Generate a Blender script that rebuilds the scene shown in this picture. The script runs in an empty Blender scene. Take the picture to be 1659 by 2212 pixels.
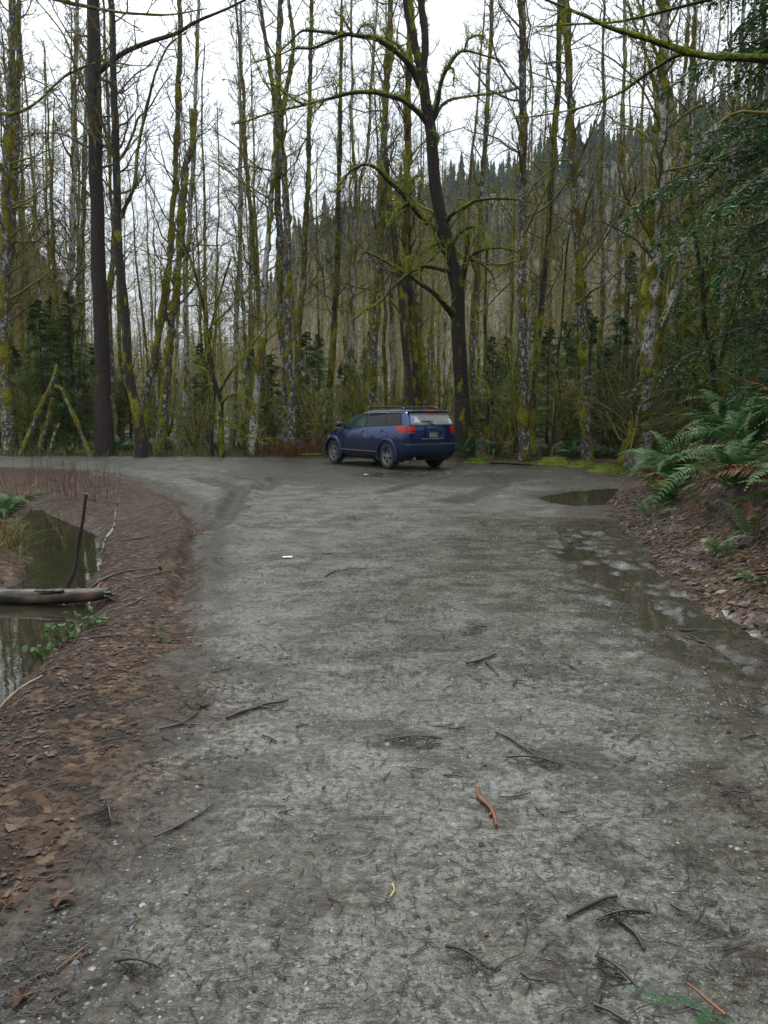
import bpy, math, random
import numpy as np
from mathutils import Vector, Matrix

# ------------------------------------------------------------------ camera, sky, sun, exposure
scene = bpy.context.scene
COL = scene.collection
PITCH = math.atan(216 / 1702.0)          # horizon sits 216 px above the middle of a 2212 px high frame
EYE = 1.6
cam_d = bpy.data.cameras.new('camera'); cam = bpy.data.objects.new('camera', cam_d); COL.objects.link(cam)
cam_d.sensor_fit = 'VERTICAL'; cam_d.angle_y = 2 * math.atan(1106 / 1702.0)
cam_d.clip_start = 0.05; cam_d.clip_end = 4000
cam.location = (0, 0, EYE); cam.rotation_euler = (math.pi / 2 - PITCH, 0, 0)
scene.camera = cam

SUN_EL, SUN_AZ = math.radians(64), math.radians(-12)     # azimuth from +Y (ahead) towards +X
world = bpy.data.worlds.new('World'); scene.world = world; world.use_nodes = True
wn = world.node_tree.nodes; wl = world.node_tree.links; wn.clear()
sky = wn.new('ShaderNodeTexSky'); sky.sky_type = 'NISHITA'; sky.sun_disc = False
sky.sun_elevation = SUN_EL; sky.sun_rotation = SUN_AZ; sky.air_density = 1.2; sky.dust_density = 5.0; sky.ozone_density = 1.0
hsv = wn.new('ShaderNodeHueSaturation'); hsv.inputs['Saturation'].default_value = 0.16
wtc = wn.new('ShaderNodeTexCoord'); wno = wn.new('ShaderNodeTexNoise'); wno.inputs['Scale'].default_value = 2.2
wno.inputs['Detail'].default_value = 5
wr = wn.new('ShaderNodeMapRange'); wr.inputs['From Min'].default_value = .3; wr.inputs['From Max'].default_value = .7
wr.inputs['To Min'].default_value = 0.74; wr.inputs['To Max'].default_value = 1.16
wm = wn.new('ShaderNodeMix'); wm.data_type = 'RGBA'; wm.blend_type = 'MULTIPLY'; wm.inputs[0].default_value = 1
bg = wn.new('ShaderNodeBackground'); bg.inputs['Strength'].default_value = 0.15
wo = wn.new('ShaderNodeOutputWorld')
wc = wn.new('ShaderNodeMix'); wc.data_type = 'RGBA'; wc.inputs[0].default_value = .86   # an overcast sheet, brighter overhead as overcast skies are, over the clear sky
wz = wn.new('ShaderNodeSeparateXYZ'); wl.new(wtc.outputs['Generated'], wz.inputs[0]); wg = wn.new('ShaderNodeMapRange')
wg.inputs['To Min'].default_value = 2.65; wg.inputs['To Max'].default_value = 9.8; wl.new(wz.outputs[2], wg.inputs[0])
wt = wn.new('ShaderNodeMix'); wt.data_type = 'RGBA'; wt.blend_type = 'MULTIPLY'; wt.inputs[0].default_value = 1; wt.inputs[6].default_value = (.915, 1., 1.08, 1)
wl.new(wg.outputs[0], wt.inputs[7]); wl.new(wt.outputs[2], wc.inputs[7])
wl.new(sky.outputs[0], hsv.inputs['Color']); wl.new(hsv.outputs[0], wc.inputs[6]); wl.new(wc.outputs[2], wm.inputs[6])
wl.new(wtc.outputs['Generated'], wno.inputs['Vector']); wl.new(wno.outputs[0], wr.inputs[0]); wl.new(wr.outputs[0], wm.inputs[7])
wl.new(wm.outputs[2], bg.inputs[0]); wl.new(bg.outputs[0], wo.inputs[0])

sun_d = bpy.data.lights.new('sun', 'SUN'); sun_d.energy = 1.4; sun_d.angle = math.radians(18); sun_d.color = (1, .97, .92)
sun = bpy.data.objects.new('sun', sun_d); COL.objects.link(sun)
sv = Vector((math.sin(SUN_AZ) * math.cos(SUN_EL), math.cos(SUN_AZ) * math.cos(SUN_EL), math.sin(SUN_EL)))
sun.rotation_euler = sv.to_track_quat('Z', 'Y').to_euler(); sun.location = (0, 0, 60)
scene.view_settings.view_transform = 'Standard'; scene.view_settings.look = 'None'
scene.view_settings.gamma = 1.0; scene.view_settings.use_curve_mapping = False
scene.view_settings.exposure = 0.68
scene.cycles.use_denoising = True; scene.cycles.denoising_prefilter = 'NONE'
scene.cycles.max_bounces = 3; scene.cycles.diffuse_bounces = 1; scene.cycles.glossy_bounces = 2; scene.cycles.adaptive_threshold = 0.025; scene.cycles.use_light_tree = False
scene.cycles.transparent_max_bounces = 8; scene.cycles.caustics_reflective = False; scene.cycles.caustics_refractive = False

# ------------------------------------------------------------------ helpers
CP, SP = math.cos(PITCH), math.sin(PITCH)
def ray(u, v):
    xc, yc = (u - 829.5) / 1702.0, (1106 - v) / 1702.0
    return xc, CP + yc * SP, yc * CP - SP
def P(u, v, Y):                       # the point at distance Y ahead that shows at (u, v)
    x, y, z = ray(u, v); s = Y / y
    return np.array((x * s, Y, EYE + z * s))
def G(u, v, z=0.0):                   # the point of the ground plane
    x, y, d = ray(u, v); s = (z - EYE) / d
    return np.array((x * s, y * s, z))

def sstep(a, b, x):
    t = np.clip((x - a) / (b - a), 0, 1); return t * t * (3 - 2 * t)
def _h(ix, iy, iz, s):
    n = (ix.astype(np.int64) * 374761393 + iy.astype(np.int64) * 668265263 + iz.astype(np.int64) * 2147483647 + s * 974711) & 0xffffffff
    n = ((n ^ (n >> 13)) * 1274126177) & 0xffffffff
    n = ((n ^ (n >> 16)) * 2246822519) & 0xffffffff
    return ((n ^ (n >> 15)) & 0xffff) / 32767.5 - 1.0
def noise(x, y, z=0.0, s=0):
    if np.ndim(z) == 0 and z == 0:
        x, y = np.broadcast_arrays(np.asarray(x, float), np.asarray(y, float))
        ix, iy = np.floor(x), np.floor(y); fx, fy = x - ix, y - iy; fx = fx * fx * (3 - 2 * fx); fy = fy * fy * (3 - 2 * fy)
        k = np.zeros(1); h = lambda a, b: _h(ix + a, iy + b, k, s)
        return (h(0, 0) * (1 - fx) + h(1, 0) * fx) * (1 - fy) + (h(0, 1) * (1 - fx) + h(1, 1) * fx) * fy
    x, y, z = np.broadcast_arrays(np.asarray(x, float), np.asarray(y, float), np.asarray(z, float))
    ix, iy, iz = np.floor(x), np.floor(y), np.floor(z)
    fx, fy, fz = x - ix, y - iy, z - iz
    fx, fy, fz = [f * f * (3 - 2 * f) for f in (fx, fy, fz)]
    r = 0
    for a in (0, 1):
        for b in (0, 1):
            for c in (0, 1):
                r = r + _h(ix + a, iy + b, iz + c, s) * (fx if a else 1 - fx) * (fy if b else 1 - fy) * (fz if c else 1 - fz)
    return r
def fbm(x, y, z=0.0, s=0, o=4):
    r, a = 0, 0.5
    for i in range(o):
        r = r + a * noise(x * 2 ** i, y * 2 ** i, z * 2 ** i, s + i * 7); a *= .5
    return r
def unit(v):
    return v / np.maximum(np.linalg.norm(v, axis=-1, keepdims=True), 1e-9)

def tag(o, label=None, cat=None, group=None, kind=None):
    for k, v in (('label', label), ('category', cat), ('group', group), ('kind', kind)):
        if v: o[k] = v
    return o
def empty(name, loc=(0, 0, 0), rz=0.0):
    o = bpy.data.objects.new(name, None); COL.objects.link(o); o.empty_display_size = .2
    o.location = tuple(float(c) for c in loc); o.rotation_euler = (0, 0, rz); return o
def kids(o):
    return KIDS.get(o.name, [])
KIDS = {}
def adopt(o, parent):
    if parent is not None:
        o.parent = parent; KIDS.setdefault(parent.name, []).append(o)
def copy_tree(o, parent=None):
    c = o.copy(); COL.objects.link(c)
    if parent is not None: adopt(c, parent)
    for ch in list(kids(o)): copy_tree(ch, c)
    return c

class MB:
    """collects vertices and faces, builds one mesh object"""
    def __init__(s): s.V = []; s.F = {3: [], 4: []}; s.A = []; s.B = []; s.n = 0
    def add(s, v, f, a=None, b=None):
        v = np.asarray(v, float).reshape(-1, 3); f = np.asarray(f, np.int64)
        if len(v) == 0 or len(f) == 0: return
        s.V.append(v); s.F[f.shape[1]].append(f + s.n)
        s.A.append(np.zeros(len(v)) if a is None else np.broadcast_to(np.asarray(a, float), (len(v),)))
        s.B.append(np.zeros(len(v)) if b is None else np.broadcast_to(np.asarray(b, float), (len(v),)))
        s.n += len(v)
    def box(s, c, d, R=None):
        c = np.asarray(c, float); d = np.asarray(d, float) / 2
        v = np.array([(x, y, z) for x in (-1, 1) for y in (-1, 1) for z in (-1, 1)], float) * d
        if R is not None: v = v @ np.asarray(R).T
        s.add(v + c, [(0, 1, 3, 2), (4, 6, 7, 5), (0, 4, 5, 1), (2, 3, 7, 6), (0, 2, 6, 4), (1, 5, 7, 3)])
    def grid(s, pts, a=None, b=None, flip=False):
        pts = np.asarray(pts, float); m, n = pts.shape[:2]
        i = np.arange(m * n).reshape(m, n)
        q = np.stack([i[:-1, :-1], i[1:, :-1], i[1:, 1:], i[:-1, 1:]], -1).reshape(-1, 4)
        if flip: q = q[:, ::-1]
        s.add(pts.reshape(-1, 3), q, None if a is None else np.asarray(a).reshape(-1), None if b is None else np.asarray(b).reshape(-1))
    def tubes(s, Pt, R, k=3, a=None, cap=False):
        """Pt (B,n,3), R (B,n): a batch of tubes"""
        Pt = np.asarray(Pt, float); R = np.asarray(R, float)
        if Pt.ndim == 2: Pt = Pt[None]; R = R[None]
        B, n, _ = Pt.shape
        if B == 0: return
        T = np.empty_like(Pt); T[:, 1:-1] = Pt[:, 2:] - Pt[:, :-2]; T[:, 0] = Pt[:, 1] - Pt[:, 0]; T[:, -1] = Pt[:, -1] - Pt[:, -2]
        T = unit(T); D = unit(Pt[:, -1] - Pt[:, 0])
        ref = np.where(np.abs(D[:, 2:3]) > .8, np.array([[1., 0, 0]]), np.array([[0, 0, 1.]]))[:, None, :]
        U = unit(np.cross(T, ref)); W = np.cross(T, U)
        ang = np.arange(k) * 2 * np.pi / k
        v = Pt[:, :, None, :] + R[:, :, None, None] * (np.cos(ang)[None, None, :, None] * U[:, :, None, :] + np.sin(ang)[None, None, :, None] * W[:, :, None, :])
        idx = np.arange(B * n * k).reshape(B, n, k)
        q = np.stack([idx[:, :-1], np.roll(idx, -1, 2)[:, :-1], np.roll(idx, -1, 2)[:, 1:], idx[:, 1:]], -1).reshape(-1, 4)
        at = None if a is None else np.repeat(np.broadcast_to(np.asarray(a, float), (B, n)).reshape(-1), k)
        s.add(v.reshape(-1, 3), q, at)
        if cap:
            for b in range(B):
                for j, rev in ((0, True), (n - 1, False)):
                    ring = v[b, j]; c = ring.mean(0)
                    tri = [(i, (i + 1) % k, k) for i in range(k)]
                    if rev: tri = [t[::-1] for t in tri]
                    s.add(np.vstack([ring, c]), tri, None if a is None else 0.)
    def build(s, name, mat, parent=None, smooth=True, loc=(0, 0, 0)):
        me = bpy.data.meshes.new(name)
        V = np.concatenate(s.V) if s.V else np.zeros((0, 3))
        f3 = np.concatenate(s.F[3]) if s.F[3] else np.zeros((0, 3), np.int64)
        f4 = np.concatenate(s.F[4]) if s.F[4] else np.zeros((0, 4), np.int64)
        me.vertices.add(len(V)); me.vertices.foreach_set('co', V.astype(np.float32).ravel())
        me.loops.add(f3.size + f4.size); me.polygons.add(len(f3) + len(f4))
        me.loops.foreach_set('vertex_index', np.concatenate([f3.ravel(), f4.ravel()]).astype(np.int32))
        st = np.concatenate([np.arange(len(f3)) * 3, f3.size + np.arange(len(f4)) * 4]).astype(np.int32)
        me.polygons.foreach_set('loop_start', st)
        me.update(calc_edges=True); me.validate()
        me.polygons.foreach_set('use_smooth', np.full(len(me.polygons), smooth))
        for nm, arr in (('moss', s.A), ('tint', s.B)):
            if arr:
                d = np.concatenate(arr)
                if np.any(d) and len(d) == len(me.vertices):
                    at = me.attributes.new(nm, 'FLOAT', 'POINT'); at.data.foreach_set('value', d.astype(np.float32))
        me.materials.append(mat)
        o = bpy.data.objects.new(name, me); COL.objects.link(o); o.location = loc
        adopt(o, parent)
        return o

# ------------------------------------------------------------------ materials
class NT:
    def __init__(s, name):
        s.m = bpy.data.materials.new(name); s.m.use_nodes = True
        s.t = s.m.node_tree; s.t.nodes.clear()
    def n(s, typ, props=None, **inp):
        nd = s.t.nodes.new(typ)
        for k, v in (props or {}).items(): setattr(nd, k, v)
        for k, v in inp.items():
            key = int(k[1:]) if k[0] == '_' and k[1:].isdigit() else k.replace('_', ' ')
            sock = nd.inputs[key]
            if isinstance(v, bpy.types.NodeSocket): s.t.links.new(v, sock)
            elif isinstance(v, (tuple, list)) and len(v) == 3 and sock.type == 'RGBA': sock.default_value = (*v, 1)
            else: sock.default_value = v
        return nd
    def noise(s, vec, scale, detail=3, rough=.55, dist=0):
        return s.n('ShaderNodeTexNoise', Vector=vec, Scale=float(scale), Detail=float(detail), Roughness=rough, Distortion=float(dist)).outputs[0]
    def ramp(s, f, a, b, lo=0., hi=1.):
        return s.n('ShaderNodeMapRange', {'interpolation_type': 'SMOOTHSTEP'}, Value=f, From_Min=a, From_Max=b, To_Min=lo, To_Max=hi).outputs[0]
    def mix(s, f, a, b):
        return s.n('ShaderNodeMix', {'data_type': 'RGBA'}, _0=f, _6=a, _7=b).outputs[2]
    def mixf(s, f, a, b):
        return s.n('ShaderNodeMix', {'data_type': 'FLOAT'}, _0=f, _2=a, _3=b).outputs[0]
    def math(s, op, a, b=0., c=0.):
        return s.n('ShaderNodeMath', {'operation': op}, _0=a, _1=b, _2=c).outputs[0]
    def attr(s, nm): return s.n('ShaderNodeAttribute', {'attribute_name': nm}).outputs['Fac']
    def obj(s): return s.n('ShaderNodeTexCoord').outputs['Object']
    def pos(s): return s.n('ShaderNodeNewGeometry').outputs['Position']
    def rnd(s): return s.n('ShaderNodeObjectInfo').outputs['Random']
    def shifted(s):
        r = s.n('ShaderNodeVectorMath', {'operation': 'SCALE'}, _0=(13., 7., 29.), Scale=s.rnd()).outputs[0]
        return s.n('ShaderNodeVectorMath', {'operation': 'ADD'}, _0=s.obj(), _1=r).outputs[0]
    def bump(s, h, strength=.5, dist=.02):
        return s.n('ShaderNodeBump', Height=h, Strength=strength, Distance=dist).outputs[0]
    def out(s, sh):
        o = s.t.nodes.new('ShaderNodeOutputMaterial'); s.t.links.new(sh, o.inputs[0]); return s.m
    def pr(s, **k): return s.n('ShaderNodeBsdfPrincipled', **k).outputs[0]

def plain(name, col, rough=.6, metal=0., **k):
    t = NT(name); v = t.obj()
    c = t.mix(t.noise(v, 9, 3), tuple(x * .8 for x in col), tuple(min(1, x * 1.2) for x in col))
    return t.out(t.pr(Base_Color=c, Roughness=rough, Metallic=metal, **k))

def bark(name, dark, mid, lichen, lic_amt, moss_hi=(.235, .245, .012), moss_lo=(.115, .080, .009), vscale=1.0, rid=0.):
    t = NT(name); v = t.shifted()
    at = t.attr('moss')
    sq = t.n('ShaderNodeMapping', Vector=v, Scale=(1., 1., .65)).outputs[0]
    n1 = t.noise(sq, 9.5 * vscale, 4, .68); n2 = t.noise(v, 26, 3); n3 = t.noise(v, 2.6, 2)
    base = t.mix(t.ramp(n2, .35, .65), dark, mid)
    lic = t.ramp(t.math('ADD', n1, t.math('MULTIPLY', t.math('SUBTRACT', n2, .5), .35)), .62 - lic_amt, .68 - lic_amt)
    lc = t.mix(t.ramp(n2, .3, .7), tuple(x * .55 for x in lichen), lichen)
    base = t.mix(lic, base, lc)
    mo = t.ramp(t.math('ADD', at, t.math('MULTIPLY', t.math('SUBTRACT', n2, .5), .7)), .35, .6)
    mc = t.mix(t.ramp(t.math('ADD', t.math('MULTIPLY', n3, .7), t.math('MULTIPLY', t.noise(v, 11, 2), .3)), .36, .62), moss_lo, moss_hi)
    mc = t.mix(t.ramp(t.noise(v, 17, 3, .7), .34, .56, .75, 0.), mc, tuple(x * .28 for x in moss_lo))
    col = t.mix(mo, base, mc)
    hgt = t.math('ADD', t.noise(sq, 40, 3), t.math('MULTIPLY', t.noise(v, 120, 2), .6))
    if rid:
        rg = t.n('ShaderNodeMapping', Vector=v, Scale=(1., 1., .18)).outputs[0]
        hgt = t.math('ADD', hgt, t.math('MULTIPLY', t.noise(rg, 24, 3), rid))
    return t.out(t.pr(Base_Color=col, Roughness=.85, Specular_IOR_Level=.25, Normal=t.bump(hgt, .8, .03)))

def twigmat(name, lo, hi, moss):
    t = NT(name); c = t.mix(t.ramp(t.noise(t.shifted(), 4, 2), .35, .65), lo, hi)
    return t.out(t.pr(Base_Color=t.mix(t.ramp(t.attr('moss'), .3, .6), c, moss), Roughness=.9, Specular_IOR_Level=.2))
def leafy(name, lo, hi, tip=None, trans=.25, rough=.6, scale=1.5, spec=.2):
    t = NT(name); v = t.shifted()
    f = t.ramp(t.math('ADD', t.math('MULTIPLY', t.noise(v, scale, 3), .6), t.math('MULTIPLY', t.attr('tint'), .55)), .2, .85)
    c = t.mix(f, lo, hi)
    if tip: c = t.mix(t.ramp(t.attr('moss'), .55, 1.), c, tip)
    a = t.pr(Base_Color=c, Roughness=rough, Specular_IOR_Level=spec)
    b = t.n('ShaderNodeBsdfTranslucent', Color=c).outputs[0]
    return t.out(t.n('ShaderNodeMixShader', _0=trans, _1=a, _2=b).outputs[0])

M = {}
M['alder'] = bark('alder_bark', (.038, .034, .026), (.105, .097, .075), (.42, .415, .365), .09)
M['alder_pale'] = bark('pale_alder_bark', (.05, .042, .034), (.15, .14, .12), (.52, .515, .46), .19)
M['alder_dark'] = bark('dark_alder_bark', (.018, .015, .013), (.05, .043, .036), (.38, .37, .33), -.03)
M['fir'] = bark('fir_bark', (.018, .013, .012), (.060, .043, .038), (.20, .19, .18), -.10, rid=1.6)
M['maple'] = bark('maple_bark', (.014, .012, .009), (.040, .032, .022), (.16, .15, .12), -.12, moss_hi=(.20, .255, .012), moss_lo=(.11, .12, .01))
M['twig'] = twigmat('twig_bark', (.045, .036, .022), (.13, .108, .065), (.13, .125, .018))  # crown twigs darkened: silhouette against the sky put into the colour
M['twig_pale'] = twigmat('pale_twig_bark', (.12, .098, .042), (.28, .235, .11), (.25, .25, .025))  # lighter copy, mainly for the wood behind: brightness against dark forest put into colour
M['twig_green'] = twigmat('mossy_twig_bark', (.075, .066, .020), (.19, .17, .055), (.25, .27, .02))
M['mosstuft'] = leafy('moss_tuft', (.085, .10, .008), (.24, .29, .018), trans=.35, rough=.8, scale=3)
M['conifer'] = leafy('conifer_needles', (.020, .068, .015), (.068, .150, .030), (.12, .20, .04), trans=.15)
M['hemlock'] = leafy('hemlock_needles', (.010, .042, .018), (.036, .098, .036), (.07, .145, .04), trans=.2, scale=.9)
M['farconifer'] = leafy('far_conifer', (.010, .030, .018), (.028, .062, .030), trans=.0, rough=.9, scale=.12)
M['fern'] = leafy('fern_leaf', (.011, .042, .010), (.044, .104, .024), (.10, .155, .05), trans=.25, rough=.5, scale=4)
M['fernyellow'] = leafy('fern_leaf_yellow', (.13, .15, .03), (.26, .28, .08), trans=.3, scale=6)
M['fernpale'] = leafy('fern_leaf_pale', (.16, .19, .11), (.30, .32, .20), trans=.3, scale=6)
M['bracken'] = leafy('dead_fern', (.07, .025, .010), (.15, .06, .022), trans=.2, scale=4)
M['grass'] = leafy('grass_blade', (.05, .085, .018), (.14, .16, .05), trans=.3, scale=3)
M['drygrass'] = leafy('dry_grass', (.12, .075, .03), (.24, .17, .075), trans=.25, scale=3)
M['herb'] = leafy('herb_leaf', (.03, .075, .018), (.075, .15, .035), trans=.2, scale=5)
M['mossmound'] = leafy('moss_mound', (.045, .065, .008), (.11, .145, .012), trans=.15, rough=.9, scale=6)
M['cane'] = plain('red_cane', (.10, .040, .024), .6)
M['stick'] = plain('wet_stick', (.030, .022, .017), .45)
M['stick_orange'] = plain('orange_stick', (.13, .052, .020), .4)
M['stick_pale'] = plain('pale_stick', (.30, .24, .15), .6)
M['stick_yellow'] = plain('yellow_stem', (.36, .31, .11), .5)
M['paper'] = plain('white_litter', (.55, .55, .52), .6)
# ------------------------------------------------------------------ terrain
def seg_dist(x, y, pts, closed=False):
    pts = np.asarray(pts, float); best = np.full(x.shape, 1e9); side = np.zeros(x.shape)
    n = len(pts)
    for i in range(n if closed else n - 1):
        a, b = pts[i], pts[(i + 1) % n]; d = b - a; L = max(d @ d, 1e-9)
        t = np.clip(((x - a[0]) * d[0] + (y - a[1]) * d[1]) / L, 0, 1)
        dx, dy = x - a[0] - t * d[0], y - a[1] - t * d[1]
        q = np.hypot(dx, dy); c = d[0] * (y - a[1]) - d[1] * (x - a[0])
        m = q < best - 1e-9; best = np.where(m, q, best); side = np.where(m, np.sign(c), side)
    return best, side
def inside(x, y, poly):
    r = np.zeros(x.shape, bool); n = len(poly)
    for i in range(n):
        (x0, y0), (x1, y1) = poly[i], poly[(i + 1) % n]
        if y0 == y1: continue
        c = (y0 > y) != (y1 > y)
        r ^= c & (x < (x1 - x0) * (y - y0) / (y1 - y0) + x0)
    return r
def poly_sd(x, y, poly):
    d, _ = seg_dist(x, y, poly, True); return np.where(inside(x, y, poly), -d, d)

def g2(u, v): p = G(u, v); return (p[0], p[1])
LEFT_EDGE = [(-2.6, -170), (-2.6, -2), (-1.9, 1.2), g2(-60, 1880), g2(10, 1740), g2(110, 1620), g2(232, 1495), g2(330, 1400), g2(392, 1300), g2(425, 1200), g2(428, 1130),
             g2(390, 1085), g2(300, 1045), g2(150, 1019), g2(0, 1012), (-18, 23.2), (-45, 24)]
FAR_EDGE = [(-45, 31), (-18, 29.6), g2(0, 985), g2(300, 986), g2(500, 988), (-1.5, 27.0), (.6, 26.6), g2(1010, 1000), g2(1150, 1007), g2(1330, 1021), (7.6, 20.5), (10, 20.6), (16, 19.6), (40, 14)]
BANK = [(3.3, -170), (3.3, -3), (3.0, 1), (2.85, 3), (2.68, 5.3), (2.72, 6.3), (2.9, 7.8), (3.25, 10.5), (3.8, 13.4), (4.7, 15.7), (6.3, 18.2), (8.5, 18.7), (16, 16.5), (40, 10)]
ROAD = LEFT_EDGE + FAR_EDGE + BANK[::-1]
POND = [g2(70, 1078), g2(150, 1112), g2(212, 1138), g2(232, 1188), g2(200, 1240), g2(185, 1262), g2(225, 1300), g2(180, 1335), g2(110, 1395), g2(45, 1450),
        g2(2, 1490), g2(-60, 1550), g2(-140, 1560), g2(-240, 1420), g2(-160, 1300), g2(0, 1235), g2(55, 1225), g2(50, 1170), g2(42, 1110)]
PUDDLE = [g2(1165, 1072), g2(1200, 1063), g2(1260, 1055), g2(1330, 1050), g2(1328, 1064), g2(1300, 1088), g2(1250, 1090), g2(1190, 1083)]
RIBBON = [[g2(1240, 1150), g2(1262, 1190), g2(1285, 1210), g2(1325, 1262), g2(1370, 1305), g2(1440, 1345), g2(1490, 1400), g2(1580, 1450), g2(1680, 1500)],
          [g2(1500, 1290), g2(1580, 1335), g2(1700, 1380)], [g2(1380, 1255), g2(1430, 1225)]]
WATER_POND, WATER_PUD, WATER_RIB = -.10, -.035, -.024
RUTS = [([g2(0, 1013), g2(150, 1019), g2(300, 1047), g2(385, 1090), g2(418, 1140), g2(412, 1215), g2(390, 1300)], .16), ([g2(20, 1009), g2(160, 1014), g2(310, 1038), g2(410, 1085), g2(452, 1140), g2(440, 1210)], .22),
        ([g2(430, 1035), g2(520, 1060), g2(470, 1140)], .22),
        ([g2(880, 1016), g2(740, 1012), g2(600, 1030), g2(560, 1060)], .25), ([g2(300, 1012), g2(480, 1020), g2(600, 1050)], .2),
        ([g2(1000, 1016), g2(900, 1045), g2(830, 1065)], .2), ([g2(1250, 1032), g2(1080, 1050), g2(985, 1085)], .25), ([g2(1180, 1018), g2(1000, 1022), g2(860, 1025)], .25)]

def bank_d(x, y):
    d, s = seg_dist(x, y, BANK); return -d * s          # positive on the right of the line
BX = np.array([-9, 0, .25, .8, 1.25, 2.2, 3.4, 6, 60]); BZ = np.array([0, 0, .05, .22, .60, 1.35, 1.75, 2.1, 3.0])
def height(x, y):
    x = np.asarray(x, float); y = np.asarray(y, float)
    sd = poly_sd(x, y, ROAD); pd = poly_sd(x, y, POND) + .10 * fbm(x * 3, y * 3, 0, 5)
    bd = bank_d(x, y)
    pud = poly_sd(x, y, PUDDLE) + .09 * fbm(x * 4, y * 4, 0, 6)
    h = .010 * fbm(x * .9, y * .9, 0, 1) + .008 * fbm(x * 4, y * 4, 0, 2)
    road = sstep(.15, -.15, sd)
    off = 1 - road
    h = h + off * (.035 * fbm(x * 2.2, y * 2.2, 0, 3) + .02 + .02 * fbm(x * 9, y * 9, 0, 4))
    far = sstep(19, 30, y) * sstep(.1, 2.5, sd)
    h = h + far * (.10 + .22 * fbm(x * .35, y * .35, 0, 9))
    h = h + np.interp(bd, BX, BZ) * (1 + .22 * fbm(x * .8, y * .8, 0, 8)) * np.where(y < 19.5, 1, sstep(22, 19.5, y))
    # left bank beyond the ditch
    h = h + sstep(-4.5, -6.5, x + .12 * (y - 8)) * sstep(17, 12, y) * .45 * sstep(.1, 1.2, pd)
    h = h - .42 * sstep(.25, -.55, pd)
    h = h - .13 * sstep(.16, -.22, pud)
    for line in RIBBON:
        d, _ = seg_dist(x, y, line); d = d + .16 * fbm(x * 2.5, y * 2.5, 0, 11)
        h = h - .031 * sstep(.34, .05, d) + .075 * sstep(.6, .1, d) * fbm(x * 5.5, y * 4.5, 0, 12)
    d, _ = seg_dist(x, y, RIBBON[0])
    h = h + .022 * sstep(.9, .2, d) * fbm(x * 7, y * 7, 0, 13, 3)
    for line, w in RUTS:
        d, _ = seg_dist(x, y, line); h = h - .055 * sstep(w, 0, d) + .032 * np.exp(-((d - w * 1.3) / .12) ** 2)
    return h
def H(x, y): return float(height(np.array([x]), np.array([y]))[0])

def axis(lo, fine_lo, fine_hi, hi, step, growth=1.09):
    a = list(np.arange(fine_lo, fine_hi, step)); s = step
    up = [a[-1]]
    while up[-1] < hi: s *= growth; up.append(up[-1] + s)
    s = step; dn = [a[0]]
    while dn[-1] > lo: s *= growth; dn.append(dn[-1] - s)
    return np.array(dn[::-1][:-1] + a + up[1:])
xs = axis(-160, -5.2, 5.4, 160, .036)
ys = list(-np.geomspace(4.5, 170, 26)[::-1]) + [-4.]
while ys[-1] < 1.3: ys.append(ys[-1] + .25)
while ys[-1] < 32: ys.append(ys[-1] + max(.022, ys[-1] * .0105))
st = .35
while ys[-1] < 200: ys.append(ys[-1] + st); st *= 1.06
ys = np.array(ys)
GX, GY = np.meshgrid(xs, ys, indexing='xy')
GZ = height(GX, GY)
def height(x, y):                     # from here on read the finished ground mesh
    x = np.asarray(x, float); y = np.asarray(y, float)
    i = np.clip(np.searchsorted(xs, x) - 1, 0, len(xs) - 2); j = np.clip(np.searchsorted(ys, y) - 1, 0, len(ys) - 2)
    a = np.clip((x - xs[i]) / (xs[i + 1] - xs[i]), 0, 1); b = np.clip((y - ys[j]) / (ys[j + 1] - ys[j]), 0, 1)
    return (GZ[j, i] * (1 - a) + GZ[j, i + 1] * a) * (1 - b) + (GZ[j + 1, i] * (1 - a) + GZ[j + 1, i + 1] * a) * b
SD = poly_sd(GX, GY, ROAD)
road_mask = sstep(.30, -.35, SD + .30 * fbm(GX * 1.3, GY * 1.3, 0, 21) + .12 * fbm(GX * 6, GY * 6, 0, 22))
# leaves and fir debris also lie thick on the near left part of the gravel
near_left = sstep(1.3, .2, np.hypot((GX + 1.35) * .9, (GY - 3.7) * .45)) * (fbm(GX * 2.2, GY * 2.2, 0, 23) > -.12)
road_mask = np.clip(road_mask - .55 * near_left, 0, 1)
rib_d = np.minimum.reduce([seg_dist(GX, GY, l)[0] for l in RIBBON])
mud = sstep(.75, .1, rib_d + .25 * fbm(GX * 3, GY * 3, 0, 24)) * .75
mud = np.maximum(mud, sstep(.8, 0, poly_sd(GX, GY, PUDDLE) + .3 * fbm(GX * 2, GY * 2, 0, 25)) * .95)
for line, w in RUTS:
    mud = np.maximum(mud, 1. * sstep(w * 1.8, w * .5, seg_dist(GX, GY, line)[0] + .25 * fbm(GX * 2, GY * 2, 0, 26)))
mud = np.maximum(mud, .95 * sstep(15, 19, GY + 1.6 * fbm(GX * .5, GY * .5, 0, 27)) * sstep(-6.5, -1.5, GX) * sstep(0, .6, -SD + .4))
edge_l, _ = seg_dist(GX, GY, LEFT_EDGE[6:15])
mud = np.maximum(mud, .9 * sstep(.75, .1, edge_l + .45 * fbm(GX * 1.4, GY * 1.4, 0, 35)))
bdd = bank_d(GX, GY)
mud = np.maximum(mud, .9 * sstep(-1.5, -.2, bdd + .7 * fbm(GX * 1.2, GY * 1.2, 0, 36)) * sstep(3.5, 5, GY))
mud = np.maximum(mud, .8 * sstep(1.5, .5, np.hypot((GX + 1.75) * 1., (GY - 3.2) * .7) + .7 * fbm(GX * 1.8, GY * 1.8, 0, 37)))
low_r, _ = seg_dist(GX, GY, [g2(1480, 1440), g2(1570, 1640), g2(1640, 1850), g2(1720, 2100), g2(1760, 2300)])
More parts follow.
